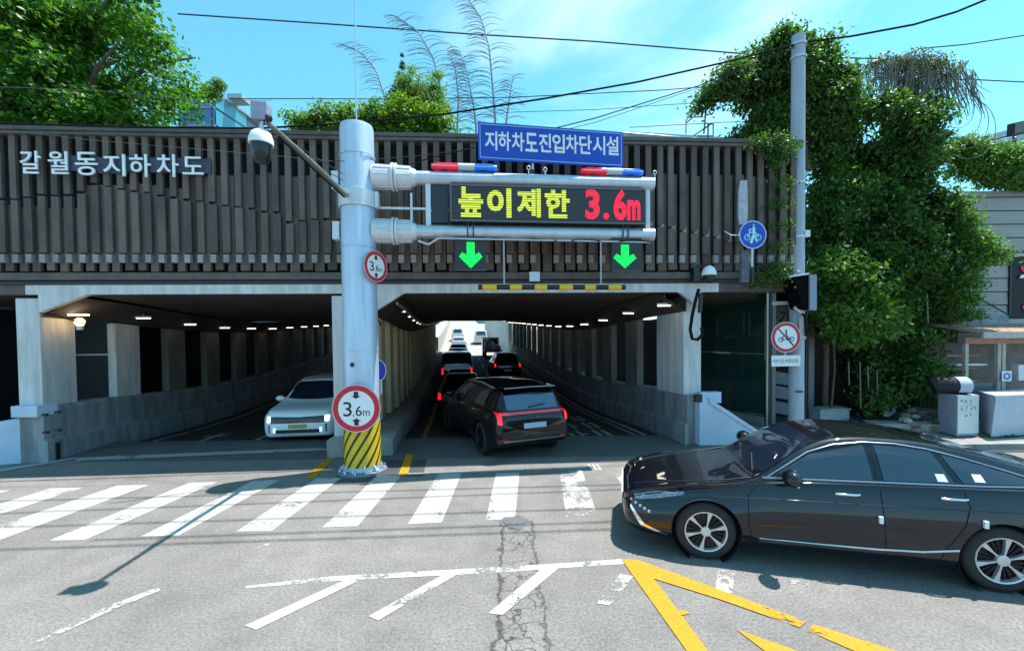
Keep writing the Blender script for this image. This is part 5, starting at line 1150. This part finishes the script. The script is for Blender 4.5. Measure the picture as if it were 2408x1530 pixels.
# conifer
cf=thing('conifer','yellow green upright conifer standing behind the slats left of the blue sign','tree',(-2.75,12.8,5.3))
c=D(985,300,12.8); MB().tube([(c.x,c.y,5.3),(c.x,c.y,c.z+1.4)],[.10,.02],8).build('trunk',M_bark,cf)
bl=[]
for px,py,r in [(950,200,.28),(965,165,.16),(985,220,.42),(1030,180,.16),(1025,215,.25),(1000,250,.5),(960,265,.45),(1015,285,.5),(975,300,.55),(1040,260,.22),(945,235,.3)]:
    q=D(px,py,12.8); bl.append((q.x,q.y,q.z,r,r,r*1.3))
p,nn=blob_pts(bl,16000,shell=.6,clump=.1,cn=700); leaves('crown',p,nn,.10,ML_con,cf,sx=.3)
cf2=thing('dark_conifer','narrow dark blue green conifer spire behind the bright conifer','tree',(-4.4,15.5,5.3))
bl=[]
for px,py,r in [(945,130,.07),(946,155,.13),(943,185,.2),(938,215,.3),(930,245,.4),(935,275,.5)]:
    q=D(px,py,15.8); bl.append((q.x,q.y,q.z,r,r,r*1.4))
q=D(940,300,15.8); MB().tube([(q.x,q.y,5.3),(q.x,q.y,q.z+2)],[.1,.02],8).build('trunk',M_bark,cf2)
p,nn=blob_pts(bl,5000,shell=.7); leaves('crown',p,nn,.10,ML_dk,cf2,sx=.3)
# bare feathery trees with curved tips
M_twig=mat('pale_twig',(.27,.31,.36),.8)
def feather(label,pts,Y,side,tw,nb):
    t_=thing('bare_tree',label,'tree',(D(pts[0][0],pts[0][1],Y).x,Y,5.3),group=None)
    P=[D(x,y,Y) for x,y in pts]; P=[Vector((P[0].x,P[0].y,5.3))]+P; n_=len(P)
    # densify
    Q=[]
    for i in range(n_-1):
        for k in range(8): Q.append(P[i].lerp(P[i+1],k/8))
    Q.append(P[-1]); Q2=[Q[0]]+[(Q[i-1]+Q[i]+Q[i+1])/3 for i in range(1,len(Q)-1)]+[Q[-1]]
    MB().tube(Q2,[.055*(1-i/len(Q2))+.008 for i in range(len(Q2))],6).build('trunk',M_twig,t_,smooth=60)
    mb=MB()
    for k in range(nb):
        i=int(8+(len(Q2)-9)*(k/nb)); p0=Q2[i]; q=k/nb; L_=tw*(1.0-.45*q)*random.uniform(.7,1.15); sg=side if random.random()<.75 else -side
        a=random.uniform(-.5,.5); pts_=[p0]; d=Vector((sg*.55,a*.4,.9))
        for j in range(5):
            d=(d+Vector((sg*.22,0,-.28))).normalized(); pts_.append(pts_[-1]+d*L_/5)
        mb.tube(pts_,[.014,.012,.010,.009,.008,.006],4,cap=False)
    mb.build('twigs',M_twig,t_,kind='stuff')
random.seed(11)
feather('bare drooping tree nearest the column top, leaning left',[(915,300),(905,230),(885,165),(850,125),(800,103)],19,-1,1.1,60)
feather('bare curling tree behind the bright conifer, tip bent left',[(1045,290),(1038,220),(1020,140),(985,75),(928,38)],19,-1,1.5,90)
feather('tallest bare tree left of the blue sign, tip leaving the picture top',[(1165,290),(1158,200),(1150,110),(1130,40),(1095,-10)],19,-1,1.4,100)
feather('bare tree beside the tallest one with upright twigs',[(1120,300),(1112,240),(1098,170),(1080,120)],19,-1,1.2,80)
feather('short bare tree just left of the blue sign board',[(1190,290),(1198,230),(1208,175)],19,-1,1.0,50)
feather('thin bare tree between the conifer and the blue sign',[(1075,300),(1078,230),(1070,160),(1050,110)],19.5,1,1.1,60)
# ---------------------------------------------------------------- ivy masses on the right
def ivy(name,label,bl,n,size,m,loc,cl=.12,cn=2500,droop=1.2,stems=(),clump=True,hang=0):
    t_=thing(name,label,'ivy',loc); p,nn=blob_pts(bl,n,shell=.35,clump=cl,cn=cn); leaves('foliage',p,nn,size,m,t_,droop=droop)
    for a,b,r in stems: MB().tube([a,(Vector(a)+Vector(b))/2+Vector((.1,0,0)),b],[r,r*.8,r*.5],7).build('stem',M_bark,t_,smooth=60)
    return t_
def PB_(lst,Y,ry=.6,sq=1.0,jy=0.0,jr=0.0):
    out=[]; rj=random.Random(4)
    for px,py,r in lst:
        Yj=Y+rj.uniform(-jy,jy); q=D(px,py,Yj); k=r*(1+rj.uniform(-jr,jr))*Y/FPX; out.append((q.x,q.y,q.z,k,ry,k*sq))
    return out
lst=[(1690,215,34),(1665,235,25),(1720,190,36),(1760,170,42),(1800,150,50),(1850,125,50),(1830,95,28),(1870,160,60),(1910,170,60),(1950,195,60),(1965,240,40),(1780,215,45),(1830,230,60),(1880,250,70),(1940,270,65),(1800,290,55),(1860,310,60),(1780,320,40),(1920,330,70),(1745,340,28),(1925,125,30),(1972,200,26)]
ivy('ivy_canopy','dark ivy canopy overhanging the right end of the slats behind the pole',PB_(lst,11.6,.5,1.0,.4,.35),52000,.115,ML_ivy,(7,11.6,5.3),cl=.15,cn=1700,stems=[(D(1900,400,11.7),D(1840,110,11.7),.07),(D(1850,330,11.7),D(1700,200,11.7),.04)])
lst=[]
for py in range(250,960,38):
    x0=1905+max(0,(420-py))*.35 if py<420 else 1900; x1=2200 if py<400 else 2200+min(50,(py-400)*.3)
    if py>760: x0=1990+(py-760)*.2; x1=2235-(py-760)*.18
    xx=x0+30
    while xx<x1-10: lst.append((xx,py,34+8*math.sin(xx+py))); xx+=46
lst=[q for q in lst if not (1985<q[0]<2095 and 250<q[1]<350) and not (q[1]>860 and q[0]<2010)]
ivy('ivy_tower','tall broad ivy covered mass standing right of the utility pole',PB_(lst,12.1,.5,1.0,.65,.5),100000,.13,ML_ivy,(9.5,12,0.1),cl=.16,cn=3000,stems=[((8.9,12.2,.1),(8.7,12.1,6),.09),((10.2,12.3,.1),(10.4,12.1,7),.11),((11.0,12.2,.1),(11.2,12.1,6),.07)])
lst=[(1935,640,38),(1965,625,42),(2000,640,42),(1940,690,45),(1985,690,50),(2030,690,45),(1960,740,42),(2010,745,48),(2060,750,45),(1995,790,35)]
ivy('leafy_shrub','bright sunlit leafy shrub bulging from the ivy beside the traffic signal',PB_(lst,11.1,.4,.9,.3,.4),16000,.145,ML_ivy2,(8.3,10.9,.1),cl=.17,cn=420,droop=.6,stems=[((8.6,11.6,.1),(8.5,11.4,3.2),.03)])
lst=[(2290,560,26),(2320,580,26),(2345,600,20),(2270,520,20),(2262,480,14),(2290,610,30),(2275,660,22),(2268,700,20),(2275,740,18)]
ivy('ivy_fringe','yellow green ivy fringe climbing the edge of the grey boarded building',PB_(lst,11.4,.3),7500,.085,ML_ivy2,(12,11.4,2),cn=500,stems=[((11.6,12.2,.1),(12.2,11.5,4.8),.04)])
lst=[(2255,345,28),(2285,355,30),(2320,370,32),(2355,380,34),(2395,375,36),(2430,380,36),(2310,400,30),(2350,415,30),(2395,418,34),(2270,385,26),(2440,420,30)]
ivy('roof_ivy','green ivy spilling over the top of the grey boarded building',PB_(lst,12.8,.5),21000,.095,ML_ivy2,(14.5,12.8,5),cn=1200,stems=[((14.2,13.2,3.0),(14.6,13,7.2),.05)])
# bare hanging vines over the ivy tower
vn=thing('bare_vines','tangle of bare brown hanging vines crowning the ivy tower','vines',(11,12,8.5)); mb=MB(); random.seed(5)
for k in range(330):
    px=random.gauss(2145,78) if k%3 else random.uniform(2000,2285); px=min(2290,max(1990,px)); top=138+abs(px-2150)*.22+random.uniform(-18,22); Ln=random.uniform(50,170)*(1-.35*abs(px-2150)/120)
    Y=12+random.uniform(-.5,.5); pts=[]; x=px; dx=random.uniform(-1,1)*3+(px-2150)*.03
    for j in range(8):
        q=j/7; pts.append(D(x+math.sin(q*6+k)*5,top-16*math.sin(min(1,q*2.5)*PI)*.8+Ln*q,Y)); x+=dx
    mb.tube(pts,[.009]*6+[.007,.005],4,cap=False)
M_vine=mat('bare_vine',(.17,.165,.14),.9,noise=.3); mb.build('hanging_vine',M_vine,vn,kind='stuff')
mb=MB()
for k in range(5):
    c=D(2245,235,12); pts=[c+Vector((math.cos(t_)*(.35+.1*k)+.1*k,0,math.sin(t_)*(.5+.08*k)-.2*k)) for t_ in np.linspace(2.5,-2.2,16)]; mb.tube(pts,.008,4,cap=False)
mb.build('vine_loop',M_vine,vn)
MB().tube([D(2150,330,12.1),D(2155,230,12.1),D(2140,150,12.1)],[.09,.07,.03],8).build('stem',M_bark,vn,smooth=60)
p,nn=blob_pts(PB_([(2140,150,45),(2100,160,35),(2190,155,40),(2135,190,45),(2060,150,25),(2230,175,25)],12.0,.5,.6),5200,shell=.9); leaves('dry_leaves',p,nn,.07,leafmat('dry_leaf',(.05,.07,.03),(.15,.17,.07),.3),vn)
# hanging bare stems under the ivy
for k,(px,y0,y1) in enumerate([(2022,850,960),(2040,860,910),(2062,870,935),(2180,690,760),(1995,850,905)]):
    tag(MB().tube([D(px,y0,11.3),D(px+2,y1,11.3)],.016,5).build('hanging_stem',M_vine),['pale bare stem hanging left of the dark doorway','short pale stem hanging in the doorway gap','pale stem hanging right in the doorway gap','pale stem hanging above the black bag','thin stem hanging nearest the grey board'][k],'stem')
# ================================================================ RIGHT HAND SIDE
# glazed stair shelter
gs=thing('glass_shelter','dark green glazed stair shelter with silver posts behind the utility pole','shelter',(6.9,11.7,.1))
M_green=mat('green_glass',(.008,.045,.035),.08,spec=.6,coat=.5); M_frame=mat('shelter_frame',(.30,.33,.32),.35,.6); M_fdk=mat('shelter_dark_frame',(.02,.022,.024),.5)
p0=Vector((5.98,13.7,0)); p1=Vector((6.86,11.62,0)); dv=(p1-p0)
def GS(q,t,z): return p0+dv*q+Vector((-dv.y,dv.x,0)).normalized()*-t+Vector((0,0,z))
for q0,q1 in ((0,.985),):
    MB().fbox(GS,(q0,q1),(0,.02),(2.07,3.75)).build('glass_pane',M_green,gs); MB().fbox(GS,(q0,q1),(0,.02),(.35,2.03)).build('glass_pane',M_green,gs)
MB().fbox(GS,(0,.985),(-.01,.035),(2.032,2.068)).build('mullion',M_frame,gs); MB().fbox(GS,(0,1.0),(-.03,.06),(3.76,3.86)).build('top_beam',M_frame,gs); MB().fbox(GS,(0,.985),(-.02,.05),(.1,.34)).build('plinth',M_conc,gs)
MB().box((6.89,11.6,2.0),(.05,.05,3.8)).build('silver_post',M_frame,gs); MB().box((6.96,11.6,1.95),(.075,.07,3.7)).build('dark_post',M_fdk,gs); MB().box((7.10,11.66,1.9),(.10,.05,3.6)).build('side_post',mat('greypost',(.16,.18,.18),.5),gs)
MB().box((7.55,11.64,3.80),(1.35,.08,.09)).build('header',M_frame,gs); MB().box((7.55,11.64,3.42),(1.3,.05,.10)).build('header',M_frame,gs)
MB().box((7.5,12.1,2.6),(1.0,.05,1.55)).build('sign_panel',mat('grey_panel',(.13,.135,.13),.6,noise=.2),gs)
frs=lambda a,t,z: Vector((7.22+a,12.06-t,z)); text_mb('과기',frs,.24,3.05,.62,.38,depth=.01,off=.015).build('lettering',M_signblack,gs)
for z in (1.45,1.05,.62): 
    MB().prism([(7.16,11.9,z+.14),(8.0,11.9,z-.02),(8.0,11.9,z-.34),(7.16,11.9,z-.20)],(0,.05,0)).build('side_panel',mat('sill_grey',(.12,.14,.17),.6,noise=.2),gs)
MB().box((8.55,12.3,1.75),(.16,.1,3.3)).build('board_post',MATS['greypost'],gs)
MB().box((7.5,12.9,3.95),(2.4,2.8,.12)).build('shelter_roof',M_fdk,gs)
MB().box((8.9,12.95,2.0),(4.6,.1,3.8)).build('rear_wall',mat('dark_red_wall',(.035,.018,.018),.8,noise=.3),gs)
# ghost lettering on glass
q_=MB(); 
for (a0,a1,z0,z1) in [(.30,.33,2.55,3.1),(.42,.60,2.5,2.56),(.70,.73,2.6,3.2),(.78,.95,2.55,2.6),(.78,.81,2.6,3.2)]: MB().fbox(GS,(a0,a1),(.0225,.026),(z0,z1)).build('glass_lettering',mat('ghost',(.03,.09,.075),.4),gs)
# concrete planter blocks and rubble on the pavement
pk=thing('concrete_block','pale concrete planter block at the foot of the boarded post','block',(8.6,11.9,.1))
MB().box((8.65,11.7,.33),(.85,.4,.42),rz=.1).build('block_body',mat('block_c',(.33,.36,.37),.8,noise=.2),pk,bevel=.02); MB().box((8.65,11.7,.555),(.9,.45,.04),rz=.1).build('block_cap',M_conc,pk)
bc=thing('blue_tub','small dark blue tub lying beside the concrete block','tub',(9.0,11.3,.1)); MB().lathe((9.0,11.2,.1),(0,0,1),[(0,.16),(.2,.2),(.2,.17),(.04,.14),(.04,0)],16).build('tub_shell',mat('tub_blue',(.01,.02,.09),.5),bc,smooth=40)
sb=thing('kerb_slab','low worn concrete slab left of the stone heap','slab',(10.0,11.2,.1)); MB().box((9.95,11.0,.2),(1.5,.5,.2),rz=-.12).build('slab_body',M_conc,sb,bevel=.03)
random.seed(21)
M_brk=[mat('broken_stone',(.20,.155,.125),.9,noise=.3,rnd=.3),mat('pale_stone',(.30,.27,.24),.9,noise=.3,rnd=.3),mat('dark_stone',(.10,.085,.075),.9,noise=.3)]
hp=thing('stone_heap','heap of broken brown bricks and stones beside the white poster box','stones',(11,11,.1))
for k in range(95):
    px=random.uniform(2128,2262); q=(px-2128)/134; Y=random.uniform(10.7,11.6); x=(px-1204)/FPX*Y
    h=random.random()**1.3*(.50-.28*q)+.12; s=random.uniform(.07,.15)
    MB().sphere((x,Y,.06+h*.9 if Y>10.9 else .14+random.random()*.25),s,6,3,z0=-.8,z1=.85,sx=1.25,sy=.9,sz=.7).build('stone',random.choice(M_brk),hp).rotation_euler=(0,0,0)
MB().sphere((11.0,11.5,.15),.85,12,5,z0=-.1,z1=.95,sx=1.0,sy=.5,sz=.5).build('heap_core',M_brk[2],hp)
# board fence pieces
bf=thing('board_fence','short fence of weathered vertical boards behind the black bag','fence',(11.6,12,.1))
for k,px in enumerate((2165,2174,2183,2192,2201)): MB().box(D(px,925,11.9)+Vector((0,0,-.05)),(.07,.03,1.15+.1*(k%3)),ry=.02*(k-2)).build('board',mat('weathered_board',(.13,.11,.09),.8,noise=.3,rnd=.3),bf)
MB().box((11.55,11.95,1.1),(.6,.03,.06)).build('fence_rail',MATS['weathered_board'],bf)
# poster box with black bag
bxp=D(2280,1017,10.2,); xb=lambda px,Y: (px-1204)/FPX*Y
pbx=thing('poster_box','white utility box with a handwritten poster on its right face','box',(xb(2255,10.3),10.3,.1))
Z0=.12; Z1=D(2250,928,10.3).z
mb=MB(); P4=[(xb(2208,10.75),10.75),(xb(2253,10.2),10.2),(xb(2304,10.25),10.25),(xb(2262,10.85),10.85)]
MB().prism([(x,y,Z0) for x,y in P4],(0,0,Z1-Z0)).build('box_body',mat('box_grey',(.30,.34,.42),.6,noise=.12),pbx,bevel=.01)
a_=Vector((P4[1][0],P4[1][1]-.006,0)); b2=Vector((P4[2][0],P4[2][1]-.006,0)); dd=(b2-a_)
def PF(u,t,z): return a_+dd*u+Vector((.0,-t,0))+Vector((0,0,z))
MB().fbox(PF,(.02,.99),(0,.008),(Z0+.06,Z1-.005)).build('poster',mat('poster_white',(.62,.66,.66),.6,noise=.05),pbx)
random.seed(3)
for (r0,c0) in [(0,0),(0,1),(0,2),(1,0),(1,1),(1,2),(1,3),(2,1),(2,2)]:
    u=.12+.2*c0; z=Z1-.16-.15*r0
    for s_ in range(4):
        x=u+random.uniform(0,.12); zz=z+random.uniform(-.05,.05)
        if random.random()<.5: MB().fbox(PF,(x,x+.09),(.0085,.011),(zz,zz+.012)).build('pen_mark',mat('pen',(.10,.14,.2),.6),pbx)
        else: MB().fbox(PF,(x,x+.015),(.0085,.011),(zz-.03,zz+.03)).build('pen_mark',MATS['pen'],pbx)
bg_=thing('black_bag','rounded black bag with a pale square label resting on the poster box','bag',(xb(2240,10.5),10.5,Z1))
cx=xb(2240,10.45); R_=.20
MB().tube([(cx-.32,10.62,Z1+R_*.9),(cx-.28,10.6,Z1+R_),(cx+.0,10.5,Z1+R_*1.02),(cx+.30,10.42,Z1+R_),(cx+.33,10.41,Z1+R_*.9)],[R_*.90,R_*1.02,R_*1.0,R_*1.04,R_*.92],18).build('bag_body',mat('bag_black',(.010,.012,.018),.75,bump=.6,bscale=9),bg_,smooth=50)
vs=[];n_=8
for i in range(n_+1):
    t_=-.75+i/n_*2.2
    for s_ in (0.04,.28): vs.append((cx+s_,10.50-.27*s_-math.cos(t_)*R_*1.09,Z1+R_*1.02+math.sin(t_)*R_*1.09))
MB().add(vs,[(2*i,2*i+1,2*i+3,2*i+2) for i in range(n_)]).build('label_patch',mat('patch_w',(.45,.5,.6),.7),bg_,smooth=50)
# big planter
pln=thing('planter_bin','large pale tapered planter at the right edge of the picture','planter',(xb(2380,10.4),10.4,.1))
zt=D(2360,926,10.2).z; 
top=[(xb(2305,10.75),10.75),(xb(2345,10.0),10.0),(xb(2470,10.2),10.2),(xb(2440,11.0),11.0)]; bot=[(x*.985+.16*math.copysign(1,12.1-x),y+(.08 if y<10.4 else -.08)) for x,y in top]
mb=MB(); mb.add([(x,y,.12) for x,y in bot]+[(x,y,zt-.06) for x,y in top],[(0,1,2,3),(4,5,6,7),(0,1,5,4),(1,2,6,5),(2,3,7,6),(3,0,4,7)]).build('planter_body',mat('planter_paint',(.42,.49,.58),.55,noise=.1),pln,bevel=.015)
cxx=sum(p[0] for p in top)/4; cyy=sum(p[1] for p in top)/4
MB().prism([((x-cxx)*1.05+cxx,(y-cyy)*1.05+cyy,zt-.058) for x,y in top],(0,0,.06)).build('planter_rim',mat('rim_p',(.5,.54,.58),.5),pln,bevel=.01)
# weeds by the planter
p,nn=blob_pts([(12.1,10.35,.2,.25,.1,.15),(11.6,10.2,.12,.5,.1,.07),(12.6,9.9,.12,.5,.1,.06)],1400,shell=.9); wdz=leaves('weeds',p,nn,.05,ML_ivy); wdz['kind']='stuff'
# kiosk with timber frame
kk=thing('timber_kiosk','small timber framed kiosk with a shallow plank roof at the right edge','kiosk',(13,11.4,.1))
M_wood=mat('weathered_timber',(.38,.23,.17),.75,noise=.25,nscale=5,stretch=(1,1,3),bump=.2); M_woodp=mat('pale_timber',(.42,.39,.36),.7,noise=.2)
Yk=11.3
def KP(px,py,dy=0): return D(px,py,Yk+dy)
zr=KP(2300,790).z; x0=KP(2262,780).x; x1=x0+3.2
for i in range(5):
    MB().box(((x0+x1)/2,Yk-.35+.3*i,zr+.10+.05*i),(x1-x0,.285,.035),rx=.15).build('roof_plank',M_wood,kk)
MB().box(((x0+x1)/2,Yk-.50,zr+.03),(x1-x0,.04,.16)).build('fascia',M_woodp,kk); MB().box(((x0+x1)/2,Yk-.02,zr-.12),(x1-x0-.1,.06,.16)).build('beam',M_wood,kk)
for px in (2270,2346,2357,2440): 
    x=KP(px,850).x; MB().box((x,Yk,(zr-.2+.1)/2),(.085,.085,zr-.2-.1)).build('post',M_woodp,kk)
for z in (.9,1.25,1.6,1.95): MB().box((x0+.55,Yk+.5,z),(.9,.04,.05)).build('shelf',M_wood,kk)
MB().box((x0+1.6,Yk+.9,1.2),(3.2,.05,2.2)).build('rear_panel',mat('kiosk_dark',(.12,.11,.10),.6,noise=.4,nscale=3),kk)
MB().box((x0+.5,Yk+.3,1.72),(.8,.2,.05)).build('white_shelf_board',M_signwhite,kk)
MB().box((x0+.5,Yk+.03,.75),(.85,.03,1.0)).build('lower_panel',mat('kiosk_glass',(.15,.17,.18),.15),kk)
stn=KP(2367,884,-.1); MB().box(stn,(.25,.01,.27)).build('notice',M_signwhite,kk); frn,a1_,n1_=frame_at(stn+Vector((0,-.006,0)),0); ring(frn,.05,.09,.001,M_blue,'notice_ring',kk,20)
MB().box(KP(2395,875,.2),(.22,.2,.42)).build('pale_box',M_signwhite,kk,bevel=.02)
# grey boarded building
bd=thing('boarded_building','grey horizontally boarded building behind the kiosk with a dark framed window','building',(14.5,13,.1))
M_sid=mat('siding',(.30,.295,.295),.65,noise=.12,nscale=2,rnd=.06,stretch=(.3,1,4)); Yb=12.9
xl=D(2255,600,Yb).x; zt=D(2300,450,Yb).z; ph_=.40; z=.2; xw0=D(2372,680,Yb).x; zw0=D(2372,748,Yb).z; zw1=D(2372,604,Yb).z
def board(x0,x1,z0,z1): MB().prism([(x0,Yb,z0),(x0,Yb-.03,z0),(x0,Yb-.012,z1),(x0,Yb,z1)],(x1-x0,0,0)).build('board',M_sid,bd)
while z<zt:
    z1=min(z+ph_-.03,zt)
    if z1<zw0 or z>zw1: board(xl,xl+8,z,z1)
    else: board(xl,xw0-.05,z,z1); board(xw0+1.6,xl+8,z,z1)
    z+=ph_
MB().box((xl+4,Yb+2.02,zt/2),(8,4,zt)).build('wall',mat('building_core',(.05,.05,.05),.9),bd)
wf=MB().box((xw0+.775,Yb-.01,zw1+.05),(1.7,.12,.09)).build('window',M_woodp,bd); MB().box((xw0+.775,Yb+.005,(zw0+zw1)/2),(1.55,.02,zw1-zw0)).build('pane',mat('dark_window',(.008,.010,.012),.3,spec=.2),wf); 
MB().box((xw0-.02,Yb-.03,(zw0+zw1)/2),(.05,.08,zw1-zw0)).build('frame',M_fdk,wf)
def heart(cx,cz,s):
    return [Vector((cx+s*.0625*16*math.sin(t_)**3,Yb-.02,cz+s*.0625*(13*math.cos(t_)-5*math.cos(2*t_)-2*math.cos(3*t_)-math.cos(4*t_)))) for t_ in np.linspace(0,2*PI,22)[:-1]]
M_hrt=mat('heart_red',(.65,.02,.05),.5)
q=D(2404,633,Yb); MB().prism(heart(q.x+.05,q.z,.14),(0,-.01,0)).build('red_heart',M_hrt,bd); q=D(2410,725,Yb); MB().prism(heart(q.x+.05,q.z,.16),(0,-.01,0)).build('red_heart',M_hrt,bd)
q=D(2398,650,Yb); MB().prism([q+Vector((-.07,-.045,-.05)),q+Vector((.09,-.045,-.05)),q+Vector((.06,-.045,.06)),q+Vector((-.02,-.045,.03))],(0,-.008,0)).build('white_shape',M_signwhite,bd)
# rusty pipes and awning bits over kiosk
for i,(a,b3) in enumerate([((2268,742),(2408,770)),((2300,700),(2380,745))]): MB().tube([D(*a,12.4),D(*b3,12.4)],.02,6).build('stay',M_black,bd)
MB().prism([D(2275,735,12.5),D(2372,745,12.5),D(2372,765,12.2),D(2262,765,12.2)],(0,0,.03)).build('awning',mat('awn',(.26,.26,.30),.7,noise=.3),bd)
# roof with floodlight
rf=thing('metal_roof','pale sloping metal roof rising over the ivy at the far right','roof',(17,16,7))
A0=D(2295,325,15.5); B0=D(2450,285,15.5)
for k in range(4): MB().prism([A0+Vector((.0,.0,-.28*k)),B0+Vector((0,0,-.28*k)),B0+Vector((0,1,-.28*k+.1)),A0+Vector((0,1,-.28*k+.1))],(0,0,-.2)).build('roof_sheet',mat('roof_pale',(.45,.46,.48),.5,.2,noise=.15),rf)
fl=thing('floodlight','black square floodlight on a short post over the far right roof','floodlight',D(2392,306,14.5))
q=D(2392,303,14.5); MB().box(q,(.52,.18,.42),ry=-.2,rx=.2).build('lamp_housing',M_black,fl,bevel=.03); MB().box(q+Vector((0,-.10,0)),(.42,.02,.32),ry=-.2,rx=.2).build('lamp_glass',M_glassd,fl)
MB().tube([q+Vector((-.02,.05,-.2)),q+Vector((0,.1,-1.0))],.05,8).build('post',M_fdk,fl)
# ================================================================ BEYOND THE SCREEN
lr=thing('long_roof','long low pale roof running behind the slats right of the blue sign','roof',(4,16,7))
a_=D(1462,308,16); b2=D(1700,325,16)
MB().prism([a_,b2+Vector((2,0,-.1)),b2+Vector((2,0,-.9)),a_+Vector((0,0,-.9))],(0,3,0)).build('roof_sheet',mat('roof_blue',(.42,.50,.56),.4,.2,noise=.08),lr)
MB().tube([D(1462,312,15.95),D(1700,331,15.95)],.03,6).build('ridge',M_steelw,lr)
ld=thing('access_ladder','small steel roof ladder and cage standing behind the slats','ladder',(5.8,13,7))
Yl=13.0
for P in ([(1613,315),(1613,283),(1650,235)],[(1655,315),(1660,262),(1663,235)],[(1613,290),(1660,250)],[(1630,320),(1675,290)],[(1640,320),(1677,320),(1677,290),(1660,290)],[(1665,290),(1665,330)],[(1620,275),(1658,275)]):
    MB().tube([D(x,y,Yl) for x,y in P],.022,6).build('rail',M_steel if P[0][0]<1630 else mat('ladder_green',(.12,.15,.10),.6),ld)
tb=thing('glass_tower','distant blue glass office tower above the slats beside the big tree','building',(-60,85,0))
gl0=D(455,300,85); gl1=D(505,215,85); gl2=D(555,300,88)
M_gb=mat('tower_glass_blue',(.02,.13,.34),.15,spec=.8); M_gg=mat('tower_glass_teal',(.08,.30,.38),.15,spec=.8)
zt_=gl1.z; xa=D(420,260,85).x; xb_=gl1.x; xc=D(556,260,90).x
for f in range(9):
    z1=zt_-f*3.4; MB().box(((xa+xb_)/2,85,z1-1.55),((xb_-xa)-.1,.4,3.0)).build('blue_glazing',M_gb,tb)
    MB().prism([(xb_+.1,85,z1-3.05-.9*0),(xc,93,z1-3.05),(xc,93,z1-.1),(xb_+.1,85,z1-.1)],(0,.4,0)).build('teal_glazing',M_gg,tb)
    MB().box(((xa+xb_)/2,84.9,z1-3.25),((xb_-xa),.5,.32)).build('floor_band',mat('tower_band',(.2,.3,.42),.4),tb)
MB().prism([(xa,85.3,0),(xb_,85.3,0),(xc,93.3,0),(xc,110,0),(xa,110,0)],(0,0,zt_-.6)).build('tower_core',mat('tower_core',(.05,.09,.14),.6),tb)
MB().prism([(xa,85.0,0),(xb_,84.9,0),(xc+.3,93,0),(xc,110,0),(xa,110,0)],(0,0,.5)).build('roof_parapet',M_conc,tb).location.z+=zt_-.5
MB().box((xb_+2.2,89,zt_+.5),(3,3,.9)).build('roof_plant',mat('plant_grey',(.35,.42,.48),.5),tb)
# city beyond the ramp, closes the far tunnel view
fb=thing('far_building','pale building facing the end of the far ramp','building',T(0,165,0))
FBm=mat('far_wall',(.5,.49,.46),.7,noise=.1)
p=T(-4,165,0); MB().box((p.x,p.y,p.z+3),(46,12,9)).build('wall',FBm,fb)
for i in range(8):
    for j in range(2): MB().box((p.x-16+4.4*i,p.y-6.02,p.z+2.4+3*j),(2.2,.1,1.5)).build('window',M_glassd,fb)

ivy('ivy_wisps','thin dark ivy wisps creeping over the right end of the slats',PB_([(1828,380,20),(1835,430,14),(1832,480,16),(1836,530,12),(1830,580,14),(1828,630,18),(1805,652,18),(1830,655,18),(1785,660,14),(1835,345,30),(1790,335,22)],9.85,.15),3600,.07,ML_ivy,(6.4,9.8,5),cn=420)
